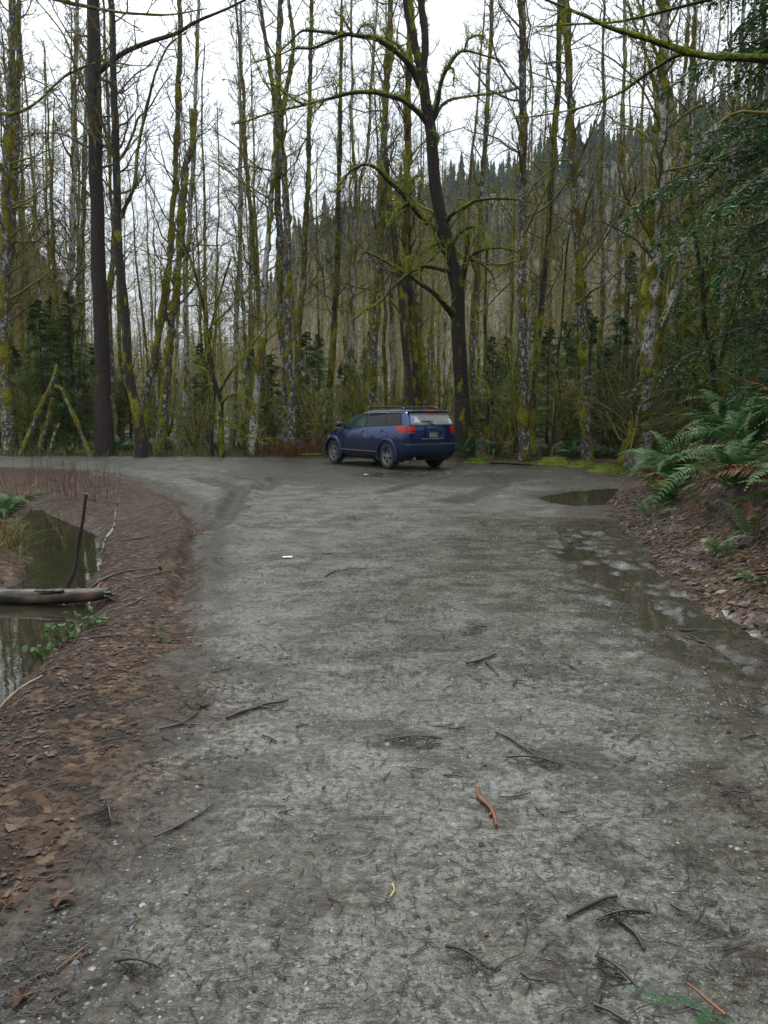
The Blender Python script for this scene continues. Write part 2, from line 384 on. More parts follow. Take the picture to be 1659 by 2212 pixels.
mud = np.maximum(mud, .42 * sstep(.5, .1, low_r + .35 * fbm(GX * 2.5, GY * 2.5, 0, 38)))
low_l, _ = seg_dist(GX, GY, [g2(150, 1620), g2(40, 1780), g2(60, 1950), g2(-50, 2250)])
mud = np.maximum(mud, .95 * sstep(.55, .1, low_l + .5 * fbm(GX * 2.2, GY * 2.2, 0, 39)))
mud = np.clip(mud + .38 * sstep(.1, .5, fbm(GX * .8, GY * .5, 0, 28)), 0, 1)
wet = np.clip(.8 * sstep(.6, .1, low_r) + .3 * sstep(-2., .5, GX) + sstep(2.0, .1, rib_d + .5 * fbm(GX * 1.5, GY * 1.5, 0, 29)) + .25 + .5 * fbm(GX * .7, GY * .45, 0, 30), 0, 1)
green = sstep(19, 24, GY) * sstep(.0, .5, SD) * sstep(5.5, 1., SD) * sstep(-.15, .35, fbm(GX * .7, GY * .9, 0, 31))

def ground_material():
    t = NT('ground_surface'); v = t.obj()
    road, mudv, wetv, grn = t.attr('road'), t.attr('mud'), t.attr('wet'), t.attr('green')
    # gravel: fine crushed stone set in grey silt
    nf = t.noise(v, 190, 2); nm = t.noise(v, 26, 4, .65); nl = t.noise(v, 2.4, 4, .6); nx = t.noise(v, 9, 3, .6)
    silt = t.mix(t.ramp(nm, .34, .66), (.056, .056, .045), (.160, .160, .136))
    silt = t.mix(t.ramp(nl, .42, .66, 0, .6), silt, (.060, .051, .040))
    def stones(scale, thr, dark, pale):
        vo = t.n('ShaderNodeTexVoronoi', Vector=v, Scale=scale, Randomness=1.0)
        sep = t.n('ShaderNodeSeparateColor', _0=vo.outputs['Color'])
        m = t.math('MULTIPLY', t.ramp(vo.outputs['Distance'], .42, .30), t.ramp(sep.outputs[0], thr, thr + .04))
        return m, t.mix(t.ramp(sep.outputs[1], .15, .95), dark, pale), sep.outputs[2]
    m1, c1, _ = stones(95., .35, (.028, .030, .028), (.22, .21, .18))
    m2, c2, _ = stones(55., .86, (.024, .026, .026), (.26, .245, .20))
    m3, c3, r3 = stones(170., .3, (.03, .03, .028), (.24, .235, .205))
    grav = t.mix(t.math('MULTIPLY', m3, .65), silt, c3)
    grav = t.mix(t.math('MULTIPLY', m1, .75), grav, c1); grav = t.mix(t.math('MULTIPLY', m2, .8), grav, c2)
    # scraps of bark and needle debris: dark streaks
    sx = t.n('ShaderNodeMapping', Vector=v, Scale=(1., 2.2, 1.), Rotation=(0, 0, .25)).outputs[0]
    deb = t.math('MULTIPLY', t.ramp(t.noise(sx, 17, 6, .72, .8), .50, .62), t.ramp(nl, .36, .58))
    grav = t.mix(t.math('MULTIPLY', deb, .85), grav, (.022, .017, .012))
    deb2 = t.ramp(t.noise(sx, 42, 4, .7, .5), .60, .70)
    grav = t.mix(t.math('MULTIPLY', deb2, .7), grav, (.020, .016, .012))
    px_ = t.n('ShaderNodeMapping', Vector=v, Scale=(.8, 1.15, 1.), Rotation=(0, 0, -.2)).outputs[0]
    patch = t.ramp(t.noise(px_, 2.1, 6, .72, .6), .475, .59)
    fine = t.ramp(t.noise(sx, 30, 4, .75), .40, .60)
    grav = t.mix(t.math('MULTIPLY', patch, t.mixf(fine, .45, .92)), grav, (.028, .023, .016))
    blot = t.ramp(t.noise(px_, 7.5, 5, .7, .8), .575, .655)
    grav = t.mix(t.math('MULTIPLY', blot, .88), grav, (.026, .021, .015))
    warm = t.ramp(t.noise(v, .7, 3), .45, .62, 0., .28)
    grav = t.mix(t.math('MULTIPLY', warm, fine), grav, (.098, .078, .056))
    mc = t.mix(t.ramp(nx, .35, .65), (.017, .014, .010), (.056, .047, .034))
    mf = t.ramp(t.math('ADD', mudv, t.math('MULTIPLY', t.math('SUBTRACT', nx, .5), .9)), .18, .82)
    grav = t.mix(t.math('MULTIPLY', mf, .90), grav, mc)
    # leaf litter
    dv = t.n('ShaderNodeTexNoise', Vector=v, Scale=26., Detail=3.).outputs['Color']
    dv = t.n('ShaderNodeVectorMath', {'operation': 'MULTIPLY_ADD'}, _0=dv, _1=(.07, .07, .07), _2=v).outputs[0]
    vo = t.n('ShaderNodeTexVoronoi', Vector=dv, Scale=24., Randomness=1.)
    sp = t.n('ShaderNodeSeparateColor', _0=vo.outputs['Color'])
    lit = t.mix(t.ramp(sp.outputs[0], 0., 1.), (.016, .011, .008), (.072, .043, .027))
    lit = t.mix(t.math('MULTIPLY', t.ramp(sp.outputs[1], .84, .90), .7), lit, (.13, .09, .055))
    lit = t.mix(t.ramp(nm, .45, .75, 0, .6), lit, (.012, .009, .007))
    lit = t.mix(t.ramp(t.math('ADD', grn, t.math('MULTIPLY', t.math('SUBTRACT', nx, .5), .8)), .45, .8), lit, (.075, .095, .012))
    lit = t.mix(t.ramp(t.noise(v, 3.2, 5, .65, .5), .50, .62, 0., .85), lit, (.018, .013, .009))
    lit = t.mix(t.ramp(t.noise(v, 1.7, 5, .7), .60, .70, 0., .6), lit, (.040, .048, .012))
    rf = t.ramp(t.math('ADD', road, t.math('MULTIPLY', t.math('SUBTRACT', nm, .5), .9)), .35, .62)
    col = t.mix(rf, lit, grav)
    wf = t.ramp(t.math('ADD', wetv, t.math('MULTIPLY', t.math('SUBTRACT', nm, .5), .8)), .3, .95)
    rough = t.mixf(wf, .42, .12)
    rough = t.math('ADD', rough, t.math('MULTIPLY', m1, .06))
    hg = t.math('ADD', t.math('MULTIPLY', m1, .35), t.math('MULTIPLY', nm, 1.2))
    hl = t.math('ADD', t.math('MULTIPLY', sp.outputs[2], 1.8), t.math('MULTIPLY', nm, 2.))
    hh = t.mixf(rf, hl, t.math('ADD', hg, t.math('MULTIPLY', t.math('MULTIPLY', nx, mudv), 3.)))
    return t.out(t.pr(Base_Color=col, Roughness=rough, IOR=1.40, Specular_IOR_Level=t.math('MULTIPLY', t.mixf(rf, .35, 1.), t.mixf(wf, .22, .75)), Normal=t.bump(hh, t.mixf(wf, .50, .20), .009)))
M['ground'] = ground_material()

def sheet(name, keep, mat):
    m, n = GX.shape
    idx = np.arange(m * n).reshape(m, n)
    q = np.stack([idx[:-1, :-1], idx[:-1, 1:], idx[1:, 1:], idx[1:, :-1]], -1).reshape(-1, 4)[keep.reshape(-1)]
    used, inv = np.unique(q.reshape(-1), return_inverse=True)
    mb = MB(); mb.add(np.stack([GX, GY, GZ], -1).reshape(-1, 3)[used], inv.reshape(-1, 4))
    o = mb.build(name, mat)
    for nm, arr in (('road', road_mask), ('mud', mud), ('wet', wet), ('green', green)):
        at = o.data.attributes.new(nm, 'FLOAT', 'POINT'); at.data.foreach_set('value', arr.reshape(-1)[used].astype(np.float32))
    return o
cell_road = (SD[:-1, :-1] + SD[1:, 1:]) / 2 < 0
tag(sheet('gravel_road', cell_road, M['ground']), 'wet grey gravel road forking left and right at the forest edge', kind='structure')
tag(sheet('ground', ~cell_road, M['ground']), 'leaf strewn forest ground beside and behind the road', kind='structure')

def water_mat(name, col, ripple):
    t = NT(name); v = t.obj()
    return t.out(t.pr(Base_Color=col, Roughness=.015, IOR=1.6, Specular_IOR_Level=.7, Normal=t.bump(t.noise(v, 7, 3), ripple, .01)))
M['water'] = water_mat('ditch_water', (.022, .020, .012), .05)
M['water2'] = water_mat('puddle_water', (.035, .032, .022), .06)
def water(name, poly, z, grow, mat, label):
    poly = np.array(poly); c = poly.mean(0)
    q = c + (poly - c) * grow
    mb = MB(); n = len(q)
    mb.add(np.vstack([np.column_stack([q, np.full(n, z)]), [[c[0], c[1], z]]]), [(i, (i + 1) % n, n) for i in range(n)])
    return tag(mb.build(name, mat), label, kind='structure')
water('ditch_water', POND, WATER_POND, 1.16, M['water'], 'still brown water in the ditch left of the road')
water('puddle', PUDDLE, WATER_PUD, 1.25, M['water2'], 'murky puddle on the road in front of the ferny bank')
def ribbon_water(line, w, label, dz=0.):
    p = np.array(line); t = unit(np.gradient(p, axis=0)); nr = np.column_stack([-t[:, 1], t[:, 0]])
    k = np.linspace(0, 1, 4); g = np.stack([p - nr * w + 2 * w * s * nr for s in k], 1)
    mb = MB(); mb.grid(np.concatenate([g, np.full(g.shape[:2] + (1,), WATER_RIB + dz)], -1), flip=True)
    return tag(mb.build('puddle', M['water2']), label, kind='structure')
ribbon_water(RIBBON[0], .55, 'long shallow puddle trickling along the foot of the right bank')
ribbon_water(RIBBON[1], .30, 'shallow puddle by the leaf litter at the right edge', -.004)

# ------------------------------------------------------------------ far hills and their conifers
SKY_UV = [(-900, 300), (-300, 400), (0, 500), (70, 555), (130, 620), (190, 700), (300, 780), (500, 770), (570, 650), (620, 575), (660, 520), (730, 495), (800, 480),
          (890, 455), (960, 440), (1030, 412), (1100, 405), (1180, 390), (1270, 372), (1370, 350), (1500, 300), (1659, 250), (2100, 170), (2700, 120)]
HX = np.array([(u - 829.5) / 1702 * 330 for u, v in SKY_UV]); HZ = np.array([max(4., (890 - v) / 1702 * 330 - 6) for u, v in SKY_UV])
def hill_z(x, y):
    zs = np.interp(x * 330 / np.maximum(y, 60), HX, HZ)
    return zs * sstep(110, 325, y) * np.where(y > 325, y / 325, 1) * (1 + .05 * noise(x * .03, y * .03, 0, 44)) - .3
hx, hy = np.meshgrid(np.linspace(-300, 300, 130), np.linspace(110, 420, 60), indexing='xy')
mb = MB(); mb.grid(np.stack([hx, hy, hill_z(hx, hy)], -1), flip=True)
tag(mb.build('hill', plain('hill_floor', (.095, .082, .060), .95)), 'forested hillside rising behind the trees', kind='structure')

rng = np.random.default_rng(11)
mb = MB()
def far_conifers(n, ylo, yhi, xsel):
    y = rng.uniform(ylo, yhi, n); x = rng.uniform(-.78, .78, n) * y
    keep = xsel(x / y * 1702 + 829.5, y); x, y = x[keep], y[keep]
    z = hill_z(x, y); hgt = rng.uniform(5, 13, len(x)) * rng.choice([.7, 1, 1.45], len(x), p=[.4, .45, .15]); rad = hgt * rng.uniform(.14, .20, len(x))
    T, K = 6, 10
    ang = np.arange(K) * 2 * np.pi / K
    for i in range(len(x)):
        a0 = rng.uniform(0, 6.28)
        V = []; F = []
        for j in range(T):
            f = j / T
            zb = z[i] + hgt[i] * (.06 + .88 * f); zt = zb + hgt[i] * (.22 if j < T - 1 else .13)
            r = rad[i] * (1 - f) ** .85 * rng.uniform(.6, 1.1, K) * np.where(np.arange(K) % 2, .45, 1.) + .05
            ring = np.column_stack([x[i] + r * np.cos(ang + a0 + j), y[i] + r * np.sin(ang + a0 + j), zb - r * .25])
            b = len(V) and sum(len(q) for q in V); V.append(ring); V.append(np.array([[x[i], y[i], zt]]))
            F += [(b + k, b + (k + 1) % K, b + K) for k in range(K)]
        mb.add(np.vstack(V), F, None, rng.uniform(0.01, 1))
far_conifers(3600, 205, 345, lambda u, y: (u > 560) | (u < 190))
far_conifers(320, 125, 205, lambda u, y: (u > 1050) | (u < 130))
far_conifers(900, 190, 345, lambda u, y: u < 190)
tag(mb.build('far_forest', M['farconifer'], smooth=False), 'dark conifer forest covering the far hillside', 'forest', kind='stuff')

# bare brown wood on the lower slopes, too far to tell its trees apart
mb = MB(); n = 2400
y = rng.uniform(118, 240, n); x = rng.uniform(-.6, .6, n) * y; z = hill_z(x, y); hg = rng.uniform(9, 16, n)
top = np.column_stack([x + rng.normal(0, .5, n), y, z + hg]); bot = np.column_stack([x, y, z - .3])
mb.tubes(np.stack([bot, (bot + top) / 2, top], 1), np.array([[.16, .11, .03]]) * rng.uniform(.7, 1.2, (n, 1)), 3)
K = 26; f = rng.uniform(.12, 1., (n, K, 1)); p = bot[:, None] * (1 - f) + top[:, None] * f
d = unit(rng.normal(0, 1, (n, K, 3)) * [1, .6, .3] + [0, 0, .75]); L = rng.uniform(1.2, 3.4, (n, K, 1)) * (1.15 - f * .7)
sd = unit(np.cross(d, [0., 1., 0])) * .05
q = np.stack([p - sd, p + sd, p + d * L], 2).reshape(-1, 3)
mb.add(q, np.arange(len(q)).reshape(-1, 3))
tag(mb.build('far_bare_wood', M['twig_pale'], smooth=False), 'bare brown wood on the far lower slopes', 'wood', kind='stuff')
# ------------------------------------------------------------------ trees
def resample(pts, rad, step):
    pts = np.asarray(pts, float); rad = np.asarray(rad, float)
    if len(pts) == 2: pts = np.array([pts[0], (pts[0] + pts[1]) / 2, pts[1]]); rad = np.array([rad[0], (rad[0] + rad[1]) / 2, rad[1]])
    q = np.vstack([2 * pts[0] - pts[1], pts, 2 * pts[-1] - pts[-2]])
    out, ro = [], []
    for i in range(len(pts) - 1):
        p0, p1, p2, p3 = q[i:i + 4]; n = max(1, int(round(np.linalg.norm(p2 - p1) / step)))
        t = (np.arange(n) / n)[:, None]
        out.append(.5 * (2 * p1 + (p2 - p0) * t + (2 * p0 - 5 * p1 + 4 * p2 - p3) * t ** 2 + (3 * p1 - p0 - 3 * p2 + p3) * t ** 3))
        ro.append(rad[i] + (rad[i + 1] - rad[i]) * t[:, 0])
    return np.vstack(out + [pts[-1:]]), np.concatenate(ro + [rad[-1:]])

def lumpy(mb, pts, rad, k=12, step=.2, seed=0, bias=0., lump=.03, upw=0., wig=0., freq=2.2, side=None, tufts=None, tuft_n=0, rng=None, ridges=0.):
    """a trunk or limb whose moss cushions are real bulges; returns the centre line"""
    C, R = resample(pts, rad, step); n = len(C)
    s = np.concatenate([[0], np.cumsum(np.linalg.norm(np.diff(C, axis=0), axis=1))])
    if wig:
        w = np.stack([noise(s * .9, seed, .3, 3), noise(s * .9, seed, 9.3, 4), noise(s * .9, seed, 5.3, 5)], -1) * wig
        C = C + w * sstep(0, .8, s)[:, None]
    T = unit(np.gradient(C, axis=0)); D = C[-1] - C[0]
    ref = np.array([1., 0, 0]) if abs(D[2]) > .75 * np.linalg.norm(D) else np.array([0, 0, 1.])
    U = unit(np.cross(T, ref)); W = np.cross(T, U)
    a = np.arange(k) * 2 * np.pi / k
    N = np.cos(a)[None, :, None] * U[:, None] + np.sin(a)[None, :, None] * W[:, None]
    ca, sa = np.cos(a)[None] * 1.15 + seed * 3.1, np.sin(a)[None] * 1.15 + seed * 1.7
    S = s[:, None]
    n1 = noise(ca, sa, S * freq, seed); n2 = noise(ca * 2.2, sa * 2.2, S * freq * 2.3, seed + 1); n3 = noise(ca * 3, sa * 3, S * 9, seed + 2)
    ms = .26 + bias + .85 * n1 + .40 * n2 + upw * N[:, :, 2]
    if side is not None: ms = ms + N @ np.asarray(side, float)
    ms = np.clip(ms, 0, 1.2)
    rr = R[:, None] * (1 + .05 * n3 + ridges * noise(ca * 6, sa * 6, S * .8, seed + 3)) + lump * 1.15 * sstep(.42, .78, ms) * (.7 + .6 * n2 + .35 * n3) * np.clip(R[:, None] / .10, .35, 1.1)
    rr = np.maximum(rr, R[:, None] * .6)
    v = C[:, None] + N * rr[..., None]
    idx = np.arange(n * k).reshape(n, k)
    q = np.stack([idx[:-1], np.roll(idx, -1, 1)[:-1], np.roll(idx, -1, 1)[1:], idx[1:]], -1).reshape(-1, 4)
    mb.add(v.reshape(-1, 3), q, ms.reshape(-1))
    tip = C[-1] + T[-1] * R[-1] * .6
    mb.add(np.vstack([v[-1], tip]), [(i, (i + 1) % k, k) for i in range(k)], .3)
    if tufts is not None and tuft_n:
        w = ms.reshape(-1) ** 3; w = w / w.sum(); pick = rng.choice(n * k, int(tuft_n * s[-1]), p=w)
        p = v.reshape(-1, 3)[pick] + rng.normal(0, .02, (len(pick), 3)); nn = N.reshape(-1, 3)[pick]
        d = unit(nn + rng.normal(0, .6, (len(pick), 3)) + np.array([0, 0, -.35]))
        L = rng.uniform(.025, .085, len(pick))[:, None]; sd = unit(np.cross(d, rng.normal(size=d.shape))) * L * .22
        quad = np.stack([p - d * .01, p + d * L * .5 + sd, p + d * L, p + d * L * .5 - sd], 1)
        tufts.add(quad.reshape(-1, 3), np.arange(len(pick) * 4).reshape(-1, 4), None, np.repeat(rng.uniform(.01, 1, len(pick)), 4))
    return C, R

def grow(Pp, Rp, Lp, n, t0, t1, l0, l1, ang, npts, up, wig, rng, rs=.55, rmin=.004, rmax=9, jit=.28):
    """n children on each parent; returns (N,npts,3), radii, lengths"""
    B, m, _ = Pp.shape; N = B * n
    b = np.repeat(np.arange(B), n)
    t = t0 + (t1 - t0) * ((np.tile(np.arange(n), B) + rng.uniform(0, 1, N)) / n)
    f = np.clip(t * (m - 1), 0, m - 1.001); i = f.astype(int); w = (f - i)[:, None]
    pos = Pp[b, i] * (1 - w) + Pp[b, i + 1] * w
    tan = unit(Pp[b, i + 1] - Pp[b, i]); r = Rp[b, i] * (1 - w[:, 0]) + Rp[b, i + 1] * w[:, 0]
    x = rng.normal(size=(N, 3)); perp = unit(x - (x * tan).sum(1, keepdims=True) * tan)
    an = (ang * rng.uniform(.65, 1.35, N))[:, None]
    d = np.cos(an) * tan + np.sin(an) * perp
    L = (l0 + (l1 - l0) * (t - t0) / max(t1 - t0, 1e-6)) * rng.uniform(.55, 1.3, N) * Lp[b]
    st = (L / (npts - 1))[:, None]; pts = [pos]
    for j in range(npts - 1):
        d = unit(d + rng.normal(0, wig, (N, 3)) + np.array([0, 0, up])); pts.append(pts[-1] + d * st)
    r0 = np.clip(r * rs, rmin, rmax)
    R = r0[:, None] * np.linspace(1, .3, npts)[None] ; R = np.maximum(R, rmin * .6)
    return np.stack(pts, 1), R, L

def crown(mb, C, R, rng, n1=30, t0=.35, t1=1., l0=3.2, l1=.8, ang=.95, n2=6, n3=4, up=.10, moss=.1, wig=.22, rs=.34, r1max=.05, k1=5, n4=0):
    """bare branches and twigs along a centre line C"""
    m = min(len(C), 60); f = np.linspace(0, len(C) - 1, m).astype(int)
    P0, R0 = C[f][None], R[f][None]
    p1, r1, L1 = grow(P0, R0, np.ones(1), n1, t0, t1, l0, l1, ang, 8, up, wig, rng, rs, .014, r1max)
    mb.tubes(p1, r1, k1, np.clip(moss + .35 + rng.uniform(-.4, .5, (len(p1), 1)) * np.ones((1, 8)), 0, 1))
    if n2:
        p2, r2, L2 = grow(p1, r1, L1, n2, .15, 1., .45, .22, .8, 6, .07, wig, rng, .6, .009)
        mb.tubes(p2, r2, 3, np.clip(moss + rng.uniform(-.1, .5, (len(p2), 1)) * np.ones((1, 6)), 0, 1))
        if n3:
            p3, r3, L3 = grow(p2, r2, L2, n3, .15, 1., .55, .3, .75, 3, .05, wig, rng, .6, .0075)
            mb.tubes(p3, r3, 3, np.clip(moss - .1 + rng.uniform(-.1, .4, (len(p3), 1)) * np.ones((1, 3)), 0, 1))
            if n4:
                p4, r4, _ = grow(p3, r3, L3, n4, .2, 1., .55, .35, .7, 3, .04, wig, rng, .6, .004)
                mb.tubes(p4, r4, 3, 0.05)

SEED = [100]
def uv_path(path, Y, dY=0.):
    n = len(path); out = []
    for i, q in enumerate(path): out.append(P(q[0], q[1], (q[2] if len(q) > 2 else Y) + dY * i / max(1, n - 1)))
    return np.array(out)
def px(w, Y): return w * .9 / 2 / 1702 * Y
def extend(pts, rad, top_z, r_top):
    """carry a trunk on above the frame up to its real top"""
    d = unit(pts[-1] - pts[-2]); d = unit(d * .5 + np.array([0, 0, .8]))
    k = (top_z - pts[-1][2]) / d[2]
    if k < .5: return pts, rad
    return np.vstack([pts, pts[-1] + d * k * .5, pts[-1] + d * k]), np.concatenate([rad, [(rad[-1] + r_top) * .55, r_top]])

def tree(label, trunks, mat='alder', limbs=(), group=None, cr=None, bias=0., lump=.04, name='alder_tree', cat='tree', top=19., limbmat=None, k=14, tuft=0, twig='twig', side=None, upw_l=.35, crown_on_limbs=None, flare=1.35, wig=.05, freq=2.2, ridges=0.):
    """trunks: [(uv path, width px bottom, width px top, Y, extend?)]; first one defines the base"""
    SEED[0] += 1; sd = SEED[0]; rng = np.random.default_rng(sd)
    p0 = uv_path(trunks[0][0][:1], trunks[0][3])[0]
    bx, by = p0[0], p0[1]; base = np.array((bx, by, H(bx, by) - .08))
    root = tag(empty(name, base), label, cat, group)
    tuf = MB() if tuft else None
    lines = []
    mbt = MB()
    for i, tr in enumerate(trunks):
        path, wb, wt, Y = tr[:4]
        pts = uv_path(path, Y, tr[5] if len(tr) > 5 else 0.); rad = np.linspace(px(wb, Y), px(wt, Y), len(pts))
        if i == 0:
            pts[0, 2] = base[2]; rad[0] *= flare
        if tr[4] if len(tr) > 4 else True: pts, rad = extend(pts, rad, top * rng.uniform(.92, 1.08), .03)
        C, R = lumpy(mbt, pts - base, rad, k, .13, sd * 7 + i, bias, lump, .15, wig, tufts=tuf, tuft_n=tuft * .35, rng=rng, side=side, freq=freq, ridges=ridges)
        lines.append((C, R))
    mbt.build('trunk', M[mat], root)
    limb_lines = []
    for j, lb in enumerate(limbs):
        path, wb, wt, Y = lb[:4]
        mbl = MB(); pts = uv_path(path, Y, lb[4] if len(lb) > 4 else 0.)
        C, R = lumpy(mbl, pts - base, np.linspace(px(wb, Y), px(wt * .55, Y), len(pts)), 8, .09, sd * 11 + j, bias + .34, lump * .7, upw_l, .04, tufts=tuf, tuft_n=tuft, rng=rng, freq=2.)
        mbl.build('limb', M[limbmat or mat], root); limb_lines.append((C, R))
    mbc = MB()
    c = dict(n1=36, t0=.28, t1=1., l0=3.1, l1=1., n2=6, n3=4, k1=4); c.update(cr or {})
    for i, (C, R) in enumerate(lines): crown(mbc, C, R, rng, **c)
    co = dict(n1=13, t0=.1, t1=1., l0=1.3, l1=.8, ang=.8, n2=5, n3=3, moss=.25, k1=4); co.update(crown_on_limbs or {})
    for (C, R) in limb_lines:
        if co['n1']: crown(mbc, C, R, rng, **co)
    if mbc.n: mbc.build('crown', M[twig], root)
    if tuf is not None and tuf.n: tag(tuf.build('moss', M['mosstuft'], root, smooth=False), kind='stuff')
    return root

# ---- the trees one can tell apart along the forest edge, left to right
EDGE = 'trees along the forest edge'
tree('mossy grey alder at the left edge of the view', [([(22, 978), (10, 800), (8, 640), (14, 400), (22, 180), (28, 0)], 24, 12, 30)], 'alder', bias=.12, lump=.06, group=EDGE)
tree('mossy alder leaning in behind the leftmost trunk', [([(-8, 972), (4, 700), (24, 500), (34, 330), (40, 130), (42, 0)], 20, 10, 33)], 'alder', bias=.08, group=EDGE)
tree('tall straight fir trunk with dark purple brown bark, thickest on the left', [([(228, 979), (221, 800), (214, 600), (208, 400), (204, 200), (202, 0)], 37, 27, 29)], 'fir',
     limbs=[([(210, 158), (240, 135), (278, 110), (335, 87), (380, 72), (429, 47), (480, 24), (545, -6)], 13, 7, 28.9, -2.5), ([(206, 172), (180, 120), (150, 80), (120, 30), (100, -20)], 6, 3, 29, 2.), ([(208, 168), (235, 178), (260, 200), (300, 170)], 6, 3, 29, 1.)],
     name='fir_tree', bias=-.52, lump=.02, cr=dict(n1=16, t0=.45, l0=1.8, ang=1.3, n2=5, n3=3), group=EDGE, flare=1.25, ridges=.12, wig=.03, upw_l=.75)
tree('dark leaning alder just right of the thick fir trunk', [([(305, 980), (297, 905), (283, 830), (270, 700), (258, 570), (252, 440), (249, 300), (246, 150), (241, 0)], 25, 13, 28)], 'alder_dark',
     limbs=[([(262, 470), (270, 445), (288, 402), (298, 335), (308, 268), (328, 188), (338, 151), (362, 100), (395, 77)], 10, 4, 28, -1.),
            ([(252, 352), (272, 325), (288, 290), (300, 255), (322, 235), (350, 185), (372, 160)], 7, 3, 28, 1.),
            ([(246, 335), (230, 290), (212, 240), (194, 211), (164, 147), (151, 111), (131, 64), (77, -5)], 7, 4, 28, -1.),
            ([(252, 400), (245, 340), (200, 290), (160, 250), (125, 215), (90, 180), (40, 160)], 5, 3, 28, 1.5),
            ([(250, 380), (246, 330), (215, 280), (185, 225), (170, 195)], 5, 3, 28, -1.)],
     bias=-.08, lump=.03, group=EDGE, cr=dict(n1=20, t0=.42))
tree('pale slender alder left of the thick fir trunk', [([(140, 972), (146, 760), (157, 535), (160, 270), (164, 130), (166, 0)], 15, 8, 33)], 'alder_pale', bias=.02, group=EDGE)
tree('thin pale alder pressed close to the left of the fir', [([(168, 972), (172, 700), (176, 535), (183, 370), (188, 235), (192, 60)], 13, 7, 35)], 'alder_pale', bias=.08, group=EDGE)
tree('thin dark alder directly behind the thick fir trunk', [([(248, 972), (240, 800), (238, 640), (243, 500), (238, 380)], 15, 7, 32)], 'alder', bias=.1, group=EDGE)
tree('mossy alder leaning right from the foot of the dark alder', [([(306, 974), (312, 880), (322, 830), (335, 763), (352, 663), (369, 535), (379, 369), (387, 200), (389, 60)], 17, 8, 30)], 'alder', bias=.22, lump=.06, group=EDGE)
tree('mossy alder with a broken snag top leaning right', [([(343, 978), (355, 880), (365, 763), (374, 663), (389, 536), (396, 430), (402, 352), (415, 318), (422, 238)], 18, 9, 29, False)], 'alder', bias=.25, lump=.06, group=EDGE, cr=dict(n1=12))
tree('pale lichen alder left of the arching shrub', [([(396, 970), (402, 800), (400, 640), (405, 535), (418, 380), (420, 230), (428, 40)], 13, 7, 33)], 'alder_pale', bias=0., group=EDGE)
tree('thin grey alder standing behind the arching shrub', [([(500, 968), (508, 800), (513, 640), (518, 480), (520, 280), (522, 60)], 12, 6, 34)], 'alder_pale', bias=-.05, group=EDGE)
tree('crooked dark shrubby tree with a mossy arching bough', [([(478, 984), (478, 920), (476, 866), (462, 825), (447, 780), (448, 720), (436, 650), (422, 596), (398, 530), (372, 480)], 13, 5, 28, False),
      ([(458, 984), (460, 900), (464, 830), (452, 740), (470, 650), (500, 560)], 10, 4, 28.3, False)], 'maple',
     limbs=[([(473, 850), (490, 815), (520, 778), (556, 730), (600, 670)], 7, 3, 28, -1.), ([(479, 872), (490, 858), (507, 852), (529, 858), (541, 872), (546, 890)], 7, 4, 28, -.8),
            ([(450, 715), (470, 690), (510, 650), (545, 610)], 5, 2, 28, 1.), ([(430, 620), (410, 600), (380, 590), (350, 600)], 4, 2, 28, 1.), ([(480, 905), (505, 922), (535, 945), (560, 950)], 5, 3, 28, -1.)],
     bias=.05, lump=.02, tuft=60, name='shrub_tree', group=EDGE, cr=dict(n1=22, t0=.3, l0=1.8, l1=.8, n2=5, n3=4, moss=.3), twig='twig_green')
tree('pale alder leaning left of the twin trunks', [([(546, 974), (552, 870), (563, 760), (569, 640), (576, 530), (586, 420), (596, 300)], 17, 9, 29, False)], 'alder_pale', bias=.08, lump=.05, group=EDGE, cr=dict(n1=10))
tree('twin lichen spotted alders joined above and splitting into three stems', [([(634, 978), (629, 864), (624, 763), (622, 663), (621, 536), (616, 402), (608, 300), (602, 240), (601, 161), (602, 67), (607, 0)], 19, 10, 29),
      ([(622, 976), (614, 800), (606, 663), (603, 536), (599, 420), (598, 330), (597, 250), (586, 157), (575, 94), (559, 0)], 16, 8, 29.3), ([(606, 250), (617, 218), (629, 151), (631, 67), (622, 0)], 10, 7, 29)], 'alder',
     bias=.03, lump=.05, group=EDGE, cr=dict(n1=18, t0=.45, moss=.25))
tree('slim mossy alder right of the twin trunks', [([(636, 972), (642, 797), (649, 696), (656, 596), (659, 536), (664, 435), (668, 335), (669, 134), (671, 20)], 13, 7, 32)], 'alder', bias=.25, lump=.05, group=EDGE)
tree('slim brown mossed alder left of the car roof', [([(706, 968), (713, 830), (721, 730), (726, 629), (730, 529), (732, 435), (735, 335), (736, 201), (738, 60)], 13, 6, 33)], 'alder_dark', bias=.28, lump=.05, group=EDGE)
tree('pale mossy alder directly behind the car windscreen', [([(738, 968), (746, 864), (756, 763), (760, 663), (766, 529), (776, 420), (792, 330)], 13, 6, 34)], 'alder_pale', bias=.15, lump=.05, group=EDGE)
tree('tall alder with grey and mossy bark left of the big maple', [([(799, 972), (801, 877), (804, 797), (808, 730), (811, 663), (816, 596), (820, 530), (823, 460), (829, 369), (831, 268), (838, 134), (845, 0)], 20, 12, 30)], 'alder', bias=.16, lump=.07, group=EDGE)
tree('dark stem bending right behind the car roof', [([(893, 974), (889, 877), (884, 830), (872, 730), (865, 629), (853, 536), (847, 470), (840, 420), (834, 340)], 19, 12, 29, False)], 'alder_dark', bias=.05, lump=.06, group=EDGE, cr=dict(n1=6))
tree('brown mossed alder between the bending stem and the maple', [([(902, 972), (898, 800), (888, 660), (879, 536), (879, 402), (880, 301), (884, 167), (888, 0)], 18, 11, 31)], 'alder_dark', bias=.3, lump=.06, group=EDGE)
